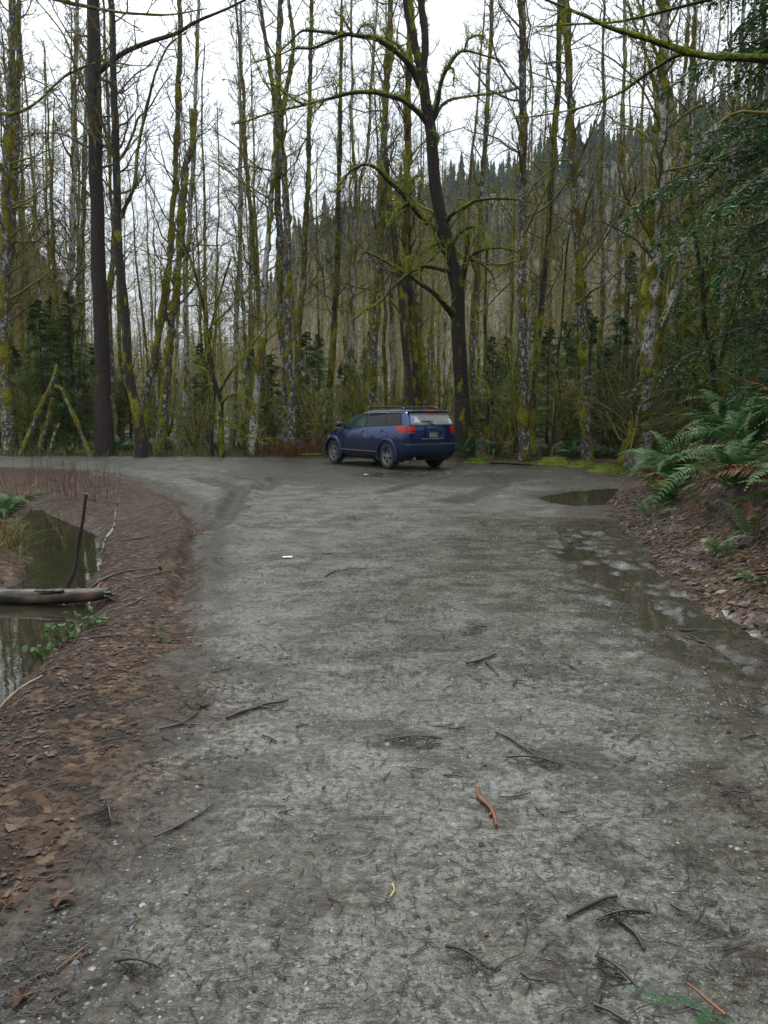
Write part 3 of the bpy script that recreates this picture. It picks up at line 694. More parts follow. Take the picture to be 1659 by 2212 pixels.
tree('stubby moss capped snag behind the tailgate', [([(924, 972), (915, 830), (908, 740), (902, 655)], 14, 10, 31, False)], 'alder', bias=.35, lump=.08, group=EDGE, cr=dict(n1=6, n2=3, n3=2, l0=1., t0=.2))

# ---- the big mossy maple behind the car
YM = 27.6
tree('big dark maple with mossy sprawling limbs right behind the car',
     [([(1004, 992), (999, 864), (994, 763), (991, 689), (988, 629), (976, 562), (966, 520), (957, 486), (944, 430), (937, 385), (933, 330), (930, 285), (921, 235), (916, 195), (911, 150)], 35, 23, YM, False),
      ([(911, 155), (896, 96), (881, 33), (874, -30)], 19, 14, YM), ([(912, 155), (918, 100), (914, 33), (911, -30)], 18, 14, YM),
      ([(988, 632), (1003, 585), (1010, 545), (1014, 500)], 17, 8, YM, False)], 'maple',
     limbs=[([(909, 190), (893, 158), (877, 134), (844, 104), (810, 82), (777, 79), (743, 77), (716, 89), (676, 107), (636, 106), (600, 120)], 15, 4, YM, -2.5),
            ([(745, 78), (733, 74), (703, 70), (669, 67), (649, 70), (619, 97), (590, 120), (545, 135)], 8, 3, YM - 1.4, -1.),
            ([(765, 78), (752, 60), (740, 42), (722, 28)], 7, 3, YM - 1.5), ([(770, 76), (782, 55), (800, 54), (806, 66)], 5, 3, YM - 1.5),
            ([(905, 160), (890, 140), (873, 118), (854, 94), (837, 80), (828, 60)], 9, 4, YM, 1.),
            ([(926, 272), (910, 250), (897, 238), (870, 218), (844, 208), (810, 199), (777, 198), (743, 203), (710, 214), (676, 224), (643, 231), (592, 241), (542, 261), (505, 270)], 13, 4, YM, -3.),
            ([(660, 227), (648, 222), (629, 211), (609, 198), (596, 184), (570, 180)], 7, 3, YM - 2.3),
            ([(728, 205), (725, 185), (717, 178)], 4, 2, YM - 2), ([(700, 216), (690, 232), (670, 250)], 5, 2, YM - 2.2),
            ([(932, 262), (943, 225), (947, 194), (957, 161), (974, 134), (991, 114), (1011, 111), (1045, 121), (1078, 131), (1100, 146)], 11, 4, YM, -1.5),
            ([(957, 163), (970, 148), (980, 150), (982, 165), (980, 188)], 6, 4, YM - .5), ([(1003, 112), (1008, 90), (1020, 80), (1045, 80), (1055, 100)], 5, 2, YM - .8),
            ([(936, 262), (946, 240), (954, 228), (974, 214), (1011, 208), (1061, 203), (1098, 198), (1140, 185)], 9, 4, YM, 1.),
            ([(962, 522), (944, 499), (917, 476), (890, 446), (864, 415), (837, 389), (817, 365), (797, 355), (777, 358), (764, 376), (753, 398)], 16, 5, YM, -2.),
            ([(775, 360), (755, 372), (738, 396), (722, 414)], 6, 3, YM - 2), ([(884, 440), (868, 446), (852, 456), (846, 470), (848, 482)], 8, 9, YM - .8, -.3),
            ([(890, 447), (884, 430), (890, 392), (905, 380)], 5, 2, YM - .8, .5), ([(880, 430), (876, 400), (880, 370), (874, 340)], 4, 2, YM - .8, .5),
            ([(958, 488), (975, 465), (988, 456), (1018, 437), (1051, 430), (1098, 430), (1145, 438)], 10, 4, YM, -1.5),
            ([(985, 692), (972, 672), (961, 659), (937, 632), (910, 612), (890, 596), (854, 579), (820, 560), (788, 544)], 15, 5, YM, -2.),
            ([(978, 590), (961, 585), (927, 576), (904, 579), (877, 596), (843, 626), (817, 656), (790, 673), (760, 693)], 10, 4, YM, -3.),
            ([(962, 525), (940, 528), (915, 545), (880, 560)], 6, 3, YM, -1.5), ([(972, 540), (985, 515), (1000, 500), (1022, 492), (1040, 500), (1050, 525)], 9, 3, YM, -1.5),
            ([(1010, 560), (1030, 545), (1052, 538), (1085, 535), (1120, 545)], 8, 3, YM, -1.5), ([(1012, 560), (1040, 570), (1062, 590), (1074, 630)], 7, 3, YM, -1.), ([(975, 560), (950, 540), (935, 500), (930, 470)], 5, 2, YM, -1.5)],
     bias=-.30, lump=.035, tuft=150, name='maple_tree', group=EDGE, top=17., k=16, upw_l=.55, side=(.15, 0, .2), limbmat='maple',
     cr=dict(n1=9, t0=.35, l0=1.6, l1=1., n2=4, n3=3, moss=.25), crown_on_limbs=dict(n1=10, l0=.9, l1=.5, n2=4, n3=3, wig=.34, moss=.5), flare=1.5, twig='twig_green')

tree('slim alder just right of the maple', [([(1016, 985), (1020, 800), (1026, 640), (1038, 480), (1045, 360), (1052, 250), (1058, 120), (1062, 0)], 14, 8, 32)], 'alder', bias=.1, lump=.05, group=EDGE)
tree('thin crooked stem between the maple and the white alder', [([(1058, 992), (1054, 880), (1050, 760), (1046, 640), (1052, 520)], 10, 5, 27.5, False)], 'maple', bias=.1, lump=.02, name='shrub_tree', group=EDGE, cr=dict(n1=16, t0=.2, l0=1.4), twig='twig_green')
tree('tall lichen whitened alder with dark base right of the maple', [([(1133, 1001), (1132, 867), (1128, 765), (1126, 664), (1127, 541), (1129, 440), (1130, 300), (1130, 135), (1128, 0)], 21, 15, 25.5)], 'alder', bias=-.02, lump=.06, group=EDGE)
tree('thin mossy alder touching the right side of the white alder', [([(1150, 995), (1152, 870), (1160, 760), (1175, 620), (1183, 541), (1190, 440), (1198, 304), (1204, 203), (1209, 68), (1211, 0)], 14, 8, 27)], 'alder_dark', bias=.3, lump=.05, group=EDGE)
tree('tall alder with moss clumps over patchy white bark', [([(1268, 1001), (1267, 935), (1265, 833), (1260, 732), (1253, 630), (1247, 541), (1241, 406), (1236, 304), (1232, 237), (1227, 135), (1222, 0)], 21, 13, 25.5)], 'alder', bias=.10, lump=.08, group=EDGE)
tree('thin leaning dark sapling in front of the mossy alders', [([(1186, 1002), (1193, 960), (1202, 850), (1212, 700), (1220, 600), (1232, 500)], 9, 4, 25, False)], 'maple', bias=.05, lump=.02, name='shrub_tree', group=EDGE, cr=dict(n1=16, t0=.25, l0=1.5), twig='twig_green')
tree('straight alder banded with brown moss', [([(1334, 985), (1338, 867), (1341, 700), (1343, 541), (1343, 304), (1347, 135), (1350, 20)], 14, 5, 31)], 'alder_pale', bias=.2, lump=.07, group=EDGE, cr=dict(n1=30, t0=.35, l0=2.4))
tree('thin mossy alder standing beside the banded one', [([(1290, 985), (1288, 860), (1297, 740), (1303, 600), (1300, 480)], 12, 6, 32)], 'alder', bias=.3, lump=.06, group=EDGE)
tree('big white barked alder with bulging yellow moss at the road bend', [([(1376, 1022), (1384, 918), (1392, 833), (1396, 765), (1403, 700), (1410, 615), (1415, 530), (1420, 440), (1425, 338), (1431, 237), (1434, 101), (1437, 0)], 30, 19, 21.8),
      ([(1349, 1008), (1357, 965), (1367, 920), (1380, 867)], 16, 13, 21.6, False)], 'alder_pale', bias=.04, lump=.12, group=EDGE, tuft=60, freq=2.6, side=(-.26, 0., .0),
     limbs=[([(1425, 250), (1405, 160), (1380, 80), (1355, 10)], 6, 4, 21.8), ([(1428, 160), (1410, 90), (1390, 40), (1375, 0)], 5, 3, 21.8, 1.)])
tree('white alder curving right, mossed down its left side', [([(1392, 985), (1402, 901), (1413, 833), (1420, 765), (1431, 712), (1450, 664), (1463, 613), (1476, 529), (1486, 450), (1492, 300)], 20, 11, 23.2)], 'alder_pale', bias=.06, lump=.10, group=EDGE, side=(-.34, 0, 0), freq=2.6)
tree('thin pale alder behind the curving one', [([(1440, 990), (1446, 860), (1452, 740), (1447, 640), (1450, 530), (1462, 400)], 13, 7, 28)], 'alder_pale', bias=.15, lump=.06, group=EDGE)
tree('dark multi stemmed maple behind the ferny bank', [([(1546, 990), (1546, 900), (1541, 799), (1521, 698), (1514, 596), (1504, 529), (1490, 400)], 18, 8, 22, False), ([(1500, 985), (1499, 900), (1502, 780), (1512, 690), (1530, 600), (1545, 500)], 11, 6, 22.4, False),
      ([(1550, 900), (1560, 760), (1590, 640), (1620, 540)], 9, 5, 22, False)], 'maple', bias=.12, lump=.03, tuft=40, name='maple_tree', group=EDGE, cr=dict(n1=18, t0=.25, l0=1.8, moss=.3), twig='twig_green')
tree('white alder stem behind the dark maple, moss knobbed', [([(1540, 985), (1548, 860), (1555, 738), (1562, 647), (1571, 546), (1580, 430)], 14, 9, 26)], 'alder_pale', bias=.12, lump=.09, group=EDGE)
tree('lichened alder with knotted pale branches on the right', [([(1598, 985), (1600, 900), (1588, 800), (1592, 690), (1596, 600), (1602, 500)], 13, 7, 27)], 'alder_pale', bias=.08, lump=.07, group=EDGE)
tree('brown moss wrapped alder near the right edge', [([(1636, 985), (1634, 850), (1630, 700), (1628, 620), (1630, 500)], 16, 10, 26)], 'alder', bias=.4, lump=.08, group=EDGE)

# ---- leaning mossy poles on the left
def pole(label, path, w, Y, bias=.2):
    SEED[0] += 1; p = uv_path(path, Y); base = p[0].copy(); base[2] = H(base[0], base[1]) - .05
    p[0, 2] = base[2]
    mb = MB(); tf = MB(); rg = np.random.default_rng(SEED[0])
    lumpy(mb, p - base, np.linspace(px(w, Y), px(w * .6, Y), len(p)), 9, .12, SEED[0], bias, .05, .5, .03, tufts=tf, tuft_n=60, rng=rg)
    root = tag(empty('leaning_pole', base), label, 'dead tree', 'leaning mossy poles')
    mb.build('trunk', M['alder'], root); tag(tf.build('moss', M['mosstuft'], root, smooth=False), kind='stuff')
pole('long mossy dead pole leaning right at far left', [(44, 982), (84, 890), (114, 823), (123, 788)], 11, 29)
pole('mossy dead pole leaning left towards the long one', [(196, 982), (176, 940), (161, 904), (146, 868), (134, 843), (118, 836)], 10, 28.6, .05)
pole('short mossy pole beside the long leaning one', [(84, 982), (96, 930), (106, 900), (112, 860)], 11, 29.5)
pole('small mossy stub between the leaning poles', [(106, 978), (116, 945), (128, 915)], 9, 29.2)

# ---- limbs of a maple that stands outside the frame on the right and reaches over the road
tree('mossy boughs reaching in from a maple beyond the right edge', [([(1980, 1085), (1970, 800), (1930, 500), (1850, 300), (1800, 160)], 60, 34, 13, False)], 'maple', name='maple_tree', group=EDGE, top=12, tuft=60, bias=-.05, lump=.03, upw_l=.45,
     limbs=[([(1810, 185), (1740, 140), (1659, 126), (1572, 125), (1514, 122), (1436, 100), (1379, 81), (1308, 61), (1264, 41), (1227, 27), (1172, 0), (1120, -30)], 22, 5, 13, 1.),
            ([(1530, 122), (1470, 118), (1419, 152), (1386, 176), (1348, 203), (1301, 223), (1243, 240), (1179, 250), (1110, 256)], 9, 3, 13.3, 1.5),
            ([(1800, 170), (1760, 40), (1640, -60), (1560, -10), (1440, 25), (1320, 50), (1240, 55), (1160, 60)], 14, 3, 13, 2.)],
     cr=dict(n1=3, n2=2, n3=1, t0=.8), crown_on_limbs=dict(n1=8, l0=.9, l1=.5, n2=3, n3=2, up=-.02))
tree('bare boughs hanging in from an alder beyond the top left', [([(-330, 1180), (-320, 800), (-300, 400), (-280, 100)], 50, 34, 13, True)], 'alder', name='alder_tree', group=EDGE, top=15, bias=-.05,
     limbs=[([(-290, 60), (-150, 200), (0, 245), (70, 230), (150, 160), (240, 120)], 12, 3, 13, 1.), ([(-285, 0), (-100, -60), (60, -20), (180, 10), (290, 30), (370, 34), (450, 20)], 12, 3, 13, 2.)],
     cr=dict(n1=4, n2=2, n3=1, t0=.85), crown_on_limbs=dict(n1=8, l0=.9, l1=.5, n2=3, n3=2))
# ------------------------------------------------------------------ the wood behind: copies of a few alders and shrubs
def proto_alder(seed, hgt, r, bias, mat, lean=.03, n1=34, t0=.3):
    rg = np.random.default_rng(seed); root = empty('alder_tree')
    n = 7; z = np.linspace(0, hgt, n); p = np.column_stack([np.cumsum(rg.normal(0, lean * hgt / n, n)), np.cumsum(rg.normal(0, lean * hgt / n, n)), z]); p -= p[0]
    rad = r * (1 - .86 * (z / hgt) ** .9); rad[0] *= 1.25
    mb = MB(); C, R = lumpy(mb, p, rad, 8, .20, seed, bias, .055, .1, .05, freq=2.4)
    mb.build('trunk', M[mat], root)
    mc = MB(); crown(mc, C, R, rg, n1=n1, t0=t0, l0=2.3, l1=.7, n2=6, n3=7, moss=.05, k1=4); mc.build('crown', M['twig_pale'], root)
    return root
def proto_shrub(seed, hgt, stems, twig):
    rg = np.random.default_rng(seed); root = empty('vine_maple_shrub'); mc = MB()
    for i in range(stems):
        a = rg.uniform(0, 6.28); l = hgt * rg.uniform(.6, 1.); sp = rg.uniform(.1, .5) * l
        t = np.linspace(0, 1, 6); p = np.column_stack([np.cos(a) * sp * t ** 1.4, np.sin(a) * sp * t ** 1.4, l * t]) + rg.normal(0, .06, (6, 3)) * t[:, None]
        p[0, :2] += rg.normal(0, .15, 2)
        mt = MB(); C, R = lumpy(mt, p, np.linspace(.038, .010, 6), 6, .2, seed + i, .3, .012, .3, .05); mt.build('stem', M['maple'], root)
        crown(mc, C, R, rg, n1=12, t0=.15, l0=1.1, l1=.5, n2=5, n3=4, moss=.15, wig=.3, k1=4)
    tag(mc.build('twigs', M[twig], root), kind='stuff')
    return root
def plant(proto, used, x, y, rz, s, label, cat, group, sink=.05, tilt=(0, 0)):
    o = proto if not used[0] else copy_tree(proto); used[0] = True
    o.location = (float(x), float(y), H(x, y) - sink if y < 95 else float(hill_z(np.array(x), np.array(y))) - sink)
    o.rotation_euler = (tilt[0], tilt[1], rz); o.scale = (s, s, s)
    return tag(o, label, cat, group)
rg = np.random.default_rng(77)
APR = [(proto_alder(900 + i, h, r, b, m), [False]) for i, (h, r, b, m) in enumerate([(18, .10, .18, 'alder_pale'), (20, .13, .26, 'alder'), (16, .085, .34, 'alder'), (19, .11, .1, 'alder_pale'),
       (21, .13, .2, 'alder_dark'), (15, .08, .15, 'alder_pale'), (17, .09, .36, 'alder'), (14, .07, .3, 'alder')])]
def zone_label(x, y):
    u = 829.5 + x / y * 1702; d = 'in mid wood' if y < 48 else ('deep in the wood' if y < 80 else 'at the back of the wood')
    side = 'left of the fir trunk' if u < 215 else ('between fir and twin alders' if u < 600 else ('behind the car' if u < 985 else ('between maple and bend alder' if u < 1390 else 'behind the ferny bank')))
    return 'slender bare mossy alder ' + d + ' ' + side
cnt = 0; pos = []; MID = {}
ORD = 'first second third fourth fifth sixth seventh eighth ninth tenth eleventh twelfth thirteenth fourteenth fifteenth sixteenth seventeenth eighteenth nineteenth twentieth'.split() + ['twenty-' + w for w in 'first second third fourth fifth sixth seventh eighth ninth'.split()]
for band, (y0, y1, num, md) in enumerate([(32, 47, 74, .75), (47, 75, 86, 1.0), (75, 125, 74, 1.2), (33, 70, 26, .7)]):
    k = 0; tries = 0
    while k < num and tries < 4000:
        tries += 1
        y = rg.uniform(y0, y1); x = rg.uniform(-.56, .56) * y
        if band == 3: x = rg.uniform(-.50, -.37) * y
        u = 829.5 + x / y * 1702
        if 225 < u < 560 and y < 75 and rg.random() < .35: continue      # the wood is thinner there, the sky shows low
        if any((x - a) ** 2 + (y - b) ** 2 < md * md for a, b in pos): continue
        pos.append((x, y)); k += 1
        pr, us = APR[rg.integers(len(APR))]
        s = rg.uniform(.8, 1.12) * (.72 if (u > 225 and u < 560 and y > 60) else 1.)
        to_ = plant(pr, us, x, y, rg.uniform(0, 6.28), s, zone_label(x, y), 'tree', zone_label(x, y).replace('slender bare mossy alder', 'alders'), tilt=(rg.normal(0, .035), rg.normal(0, .035)))
        if y < 48: MID.setdefault(to_['label'], []).append((u, to_))
for lab, lst in MID.items():
    for i, (u, to_) in enumerate(sorted(lst, key=lambda q: q[0])): to_['label'] = lab + ', ' + ORD[min(i, 28)] + ' from the left'
SPR = [(proto_shrub(950 + i, h, n, t), [False]) for i, (h, n, t) in enumerate([(3.6, 5, 'twig_green'), (2.6, 6, 'twig_pale'), (4.5, 4, 'twig_green'), (3.0, 7, 'twig_pale')])]
spots = [(g2(u, 985)[0] * y / 27, y) for u, y in ()]
k = 0
SHU = [60, 420, 540, 690, 770, 1080, 1105, 1220, 1320, 1460, 1580, 1650, 960, 590, 360]
for u, y in [(60, 30.5), (420, 30), (540, 30.5), (690, 29.5), (770, 31), (1080, 29), (1105, 27), (1220, 28), (1320, 27), (1460, 26), (1580, 25), (1650, 24), (960, 30), (590, 33), (360, 33)]:
    x = (u - 829.5) / 1702 * y; pr, us = SPR[k % 4]; k += 1
    plant(pr, us, x, y, rg.uniform(0, 6.28), rg.uniform(.8, 1.1), 'bare many stemmed shrub at the forest edge, ' + ORD[sorted(SHU).index(u)] + ' from the left', 'shrub', 'bare shrubs at the forest edge')
for i in range(95):
    y = rg.uniform(32, 66); x = rg.uniform(-.54, .54) * y; pr, us = SPR[rg.integers(4)]
    plant(pr, us, x, y, rg.uniform(0, 6.28), rg.uniform(.8, 1.3), 'bare many stemmed shrub deep among the alder trunks', 'shrub', 'bare shrubs in the wood')

# ------------------------------------------------------------------ conifers
def conifer(name, seed, hgt, spread, nb, J, K, mat, z0=.3, blade=.06, droop=.25, only=None, r=.06, power=.8, tipd=.35, sagr=(.08, .42)):
    rg = np.random.default_rng(seed); root = empty(name)
    mt = MB(); C, R = lumpy(mt, [(0, 0, 0), (rg.normal(0, .01) * hgt, 0, hgt * .5), (0, 0, hgt)], [r * 1.2, r * .6, .01], 9, .3, seed, -.2, .03, .1, .02)
    mt.build('trunk', M['fir'], root)
    mb_ = MB(); mn = MB()
    f = (np.arange(nb) + rg.uniform(0, 1, nb)) / nb
    zb = z0 + (hgt * .985 - z0) * f; az = rg.uniform(0, 2 * np.pi, nb) if only is None else rg.uniform(only[0], only[1], nb)
    L = spread * (1 - f) ** power * rg.uniform(.65, 1.15, nb) + .12
    m = 9; t = np.linspace(0, 1, m)
    hz = np.column_stack([np.cos(az), np.sin(az)])
    pitch = rg.uniform(.05, .30, nb) + .35 * f
    bend = droop * rg.uniform(.7, 1.5, nb) + tipd * (1 - f) * .4
    Pb = np.zeros((nb, m, 3))
    Pb[:, :, :2] = hz[:, None, :] * (L[:, None] * t[None])[..., None]
    Pb[:, :, 2] = zb[:, None] + L[:, None] * (pitch[:, None] * t[None] - bend[:, None] * t[None] ** 2)
    Pb[:, :, :2] += np.stack([noise(t[None] * 2.5 + 0 * zb[:, None], zb[:, None] * 7, 0, seed), noise(t[None] * 2.5 + 0 * zb[:, None], zb[:, None] * 7, 5, seed)], -1) * (.10 * L[:, None] * t[None])[..., None]
    mb_.tubes(Pb, np.linspace(1, .25, m)[None] * np.clip(L * .011, .004, .03)[:, None], 4, 0.1)
    mb_.build('branches', M['twig'], root)
    # branchlets in two ranks
    tj = np.linspace(.14, .985, J); side = np.where(np.arange(J) % 2, 1., -1.)
    ft = tj * (m - 1); i0 = np.minimum(ft.astype(int), m - 2); w = (ft - i0)[None, :, None]
    pj = Pb[:, i0] * (1 - w) + Pb[:, i0 + 1] * w
    tg = unit(Pb[:, i0 + 1] - Pb[:, i0]); sd = unit(np.cross(tg, np.array([0, 0, 1.])))
    dj = unit(tg * .62 + sd * side[None, :, None] * rg.uniform(.6, 1.0, (nb, J, 1)) + rg.normal(0, .14, (nb, J, 3)) + np.array([0, 0, -.05]))
    lj = (np.sin(np.pi * np.clip(tj, 0, 1) ** .75) * .36 + .10)[None] * np.clip(L, .3, 2.2)[:, None] * rg.uniform(.6, 1.2, (nb, J))
    tk = np.linspace(.04, 1., K); sk = np.where(np.arange(K) % 2, 1., -1.)
    sag = rg.uniform(*sagr, (nb, J, 1, 1))
    pk = pj[:, :, None] + dj[:, :, None] * (lj[:, :, None] * tk)[..., None]
    pk[..., 2] -= (sag * (lj[:, :, None] * tk ** 2)[..., None])[..., 0]
    nrm = unit(np.cross(dj, np.cross(dj, np.array([0, 0, 1.])) + 1e-6)); sj = unit(np.cross(dj, np.array([0, 0, 1.])))
    last = (np.arange(K) == K - 1)
    dk = unit(dj[:, :, None] * .75 + sj[:, :, None] * (sk * ~last)[None, None, :, None] * .75 + rg.normal(0, .2, (nb, J, K, 3)) - np.array([0, 0, .12]))
    lk = blade * rg.uniform(.7, 1.5, (nb, J, K)) * (1 - .35 * tk)
    wk = unit(np.cross(dk, np.array([0, 0, 1.])) + rg.normal(0, .35, dk.shape)) * (lk * .17)[..., None]
    tip = pk + dk * lk[..., None]; mid = pk + dk * (lk * .45)[..., None]
    q = np.stack([pk, mid + wk, tip, mid - wk], -2).reshape(-1, 3)
    nq = len(q) // 4
    tipa = np.repeat((np.clip(np.broadcast_to(tj[None, :, None], lk.shape) * .55 + np.broadcast_to(tk, lk.shape) * .45 + rg.uniform(-.15, .15, lk.shape), 0, 1)).reshape(-1), 4)
    mn.add(q, np.arange(nq * 4).reshape(-1, 4), tipa, np.repeat(rg.uniform(.01, 1, nq), 4))
    tag(mn.build('needles', M[mat], root, smooth=False), kind='stuff')
    return root
hem = conifer('hemlock_tree', 31, 17., 5.4, 150, 40, 18, 'hemlock', z0=4.0, blade=.14, droop=.34, only=(1.9, 4.6), r=.22, power=.5, sagr=(.25, 1.0))
hem.location = (9.9, 14.6, H(9.9, 14.6) - .1); tag(hem, 'tall dark hemlock whose drooping green boughs hang in from the right', 'tree')
hem3 = conifer('hemlock_tree', 33, 15, 4.6, 90, 32, 14, 'hemlock', z0=2.6, blade=.14, droop=.3, only=(1.7, 4.9), r=.18, power=.5, sagr=(.25, 1.))
hem3.location = (10.6, 18.2, H(10.6, 18.2) - .1); tag(hem3, 'hemlock just behind the nearest drooping one at the right edge', 'tree')
hem2 = conifer('hemlock_tree', 32, 13, 3.8, 100, 30, 16, 'hemlock', z0=1., blade=.13, droop=.35, r=.15, sagr=(.2, .8))
hem2.location = (11.6, 21.5, H(11.6, 21.5) - .1); tag(hem2, 'second hemlock standing farther back behind the drooping boughs', 'tree')
CPR = [(conifer('young_conifer', 41, 5.6, 1.7, 120, 20, 15, 'conifer', z0=.25, blade=.085, sagr=(.2, .9)), [False]), (conifer('young_conifer', 42, 4.0, 1.35, 100, 18, 15, 'conifer', z0=.2, blade=.075, sagr=(.2, .9)), [False]), (conifer('young_conifer', 43, 8.5, 2.1, 140, 20, 15, 'conifer', z0=.5, blade=.10, r=.1, sagr=(.2, .9)), [False])]
YC = 'young conifers under the alders'
for u, y, pi, s, lab in [(100, 31.5, 0, 1.05, 'bushy young conifer behind the leaning poles at left'), (165, 32.5, 2, .75, 'taller young conifer between the leaning poles and the fir'), (40, 34, 0, .8, 'young conifer near the left edge'),
        (285, 33, 1, .9, 'small conifer showing behind the dark leaning alder'), (425, 32, 1, .75, 'low young conifer left of the arching shrub'), (440, 37, 0, .85, 'dim young conifer behind the arching shrub'),
        (665, 32.5, 0, .85, 'young conifer between the twin alders and the car'), (690, 36, 2, .6, 'spindly conifer just left of the car roof'), (590, 34, 1, 1., 'small conifer left of the twin alders'),
        (1090, 36, 2, .6, 'young conifer right of the maple trunk'), (1110, 30, 1, .7, 'low conifer in front of the white alder'), (1215, 31, 0, .9, 'young conifer right of the white alder'), (1245, 38, 2, .9, 'tall young conifer behind the clumped alder'),
        (1300, 27.5, 1, .95, 'low conifer left of the bend alder'), (1330, 29, 0, .9, 'bushy conifer behind the bend alder'), (1345, 40, 2, 1.1, 'tall dim conifer behind the banded alder'), (1455, 27, 0, 1.0, 'dark conifer right of the curving alder'),
        (1500, 31, 2, .9, 'tall dark conifer behind the multi stemmed maple'), (1590, 29, 2, .85, 'dark conifer behind the ferny bank'), (1650, 27, 0, 1.1, 'dark bushy conifer at the right edge'), (1420, 34, 2, .95, 'dim conifer behind the white alders'),
        (800, 44, 2, .7, 'distant young conifer above the car roof'), (905, 42, 2, .65, 'distant young conifer left of the maple trunk'), (350, 46, 2, .6, 'distant young conifer in the thin part of the wood'), (1150, 52, 2, 1.2, 'distant tall conifer right of the maple'),
        (130, 36, 2, .8, 'dim taller conifer behind the bushy one at left'), (215, 34, 0, .8, 'conifer showing behind the foot of the fir trunk'), (545, 33, 0, .75, 'young conifer under the pale leaning alder'), (745, 34, 1, .9, 'small conifer behind the car bonnet'),
        (1060, 31, 0, .8, 'conifer just right of the maple foot'), (1180, 29, 0, .8, 'bushy conifer beside the thin dark sapling'), (1270, 33, 0, 1., 'conifer behind the foot of the clumped alder'), (1385, 28, 1, 1., 'low conifer between the two white alders'), (1540, 27, 0, 1.1, 'dark conifer directly above the ferns')]:
    x = (u - 829.5) / 1702 * y; pr, us = CPR[pi]
    plant(pr, us, x, y, rg.uniform(0, 6.28), s, lab, 'tree', YC)

# ------------------------------------------------------------------ ferns
def frond_mesh(seed, L=1., arch=.55, mat='fern', npin=30):
    rg = np.random.default_rng(seed); t = np.linspace(0, 1, 12)
    x = L * (t * .92); z = L * (1.15 * arch * t - 1.25 * arch * t ** 2.2) ; y = .05 * L * np.sin(t * 2.5 + seed)
    C = np.column_stack([x, y, z]); mb = MB(); mb.tubes(C, np.linspace(.006, .002, 12) * max(L, .6), 3, 0.05)
    tp = np.linspace(.10, .985, npin); f = tp * 11; i = np.minimum(f.astype(int), 10); w = (f - i)[:, None]
    p = C[i] * (1 - w) + C[i + 1] * w; tan = unit(C[i + 1] - C[i]); sd = unit(np.cross(tan, np.array([0, 0, 1.]))); up = np.cross(sd, tan)
    ln = L * .155 * np.sin(np.pi * np.clip(tp * .93 + .07, 0, 1) ** .62) ** .9 + .008
    for s in (1, -1):
        d = unit(sd * s + tan * .30 + up * rg.uniform(-.25, .10, (npin, 1)) + rg.normal(0, .05, (npin, 3)))
        wd = tan * (L * .88 / npin * .40)
        a = p; tip = p + d * (ln * rg.uniform(.88, 1.08, npin))[:, None] + tan * (ln * .12)[:, None] - up * (ln * .18)[:, None]
        m1 = p + d * (ln * .45)[:, None]
        q = np.stack([a - wd * .9, m1 - wd * .85, tip, m1 + wd * .95, a + wd * .9], 1)
        idx = np.arange(npin)[:, None] * 5
        mb.add(q.reshape(-1, 3), np.concatenate([idx + 0, idx + 1, idx + 3, idx + 4], 1), np.repeat(.35 + .5 * tp, 5), np.repeat(rg.uniform(.05, 1, npin), 5))
        q2 = np.stack([m1 - wd * .85, tip, m1 + wd * .95], 1)
        mb.add(q2.reshape(-1, 3), np.arange(npin * 3).reshape(-1, 3), np.repeat(.35 + .5 * tp, 3), np.repeat(rg.uniform(.05, 1, npin), 3))
    o = mb.build('frond', M[mat], smooth=False); me = o.data; bpy.data.objects.remove(o)
    return me
FR = [frond_mesh(s, 1., a) for s, a in ((1, .55), (2, .75), (3, .40), (4, .95))]
FRY = [frond_mesh(8, 1., .5, 'fernyellow')]; FRP = [frond_mesh(9, 1., .6, 'fernpale')]; FRB = [frond_mesh(10, 1., .25, 'bracken'), frond_mesh(11, 1., .1, 'bracken')]
def fern(x, y, size, n, label, group, seed, meshes=None, z=None, lean=None, pale=0, elev=(.25, 1.05), odd=FRP):
    rg = np.random.default_rng(seed); zz = H(x, y) if z is None else z
    root = tag(empty('sword_fern', (x, y, zz - .02)), label, 'fern', group)
    for i in range(n):
        az = 2 * np.pi * (i + rg.uniform(-.4, .4)) / n
        me = (meshes or FR)[rg.integers(len(meshes or FR))]
        if i < pale: me = odd[0]
        elif meshes is None and rg.random() < .09: me = FRB[rg.integers(2)]
        o = bpy.data.objects.new('frond', me); COL.objects.link(o); adopt(o, root)
        el = rg.uniform(*elev); s = size * rg.uniform(.7, 1.12)
        if lean is not None:      # fronds hang further out downhill
            el -= .45 * math.cos(az - lean); s *= 1 + .18 * math.cos(az - lean)
        o.rotation_euler = (rg.normal(0, .25), -el, az); o.scale = (s, s, s); o.location = (.05 * math.cos(az), .05 * math.sin(az), .02)
    return root
BF = 'sword ferns on the right bank'
down = math.pi * .97
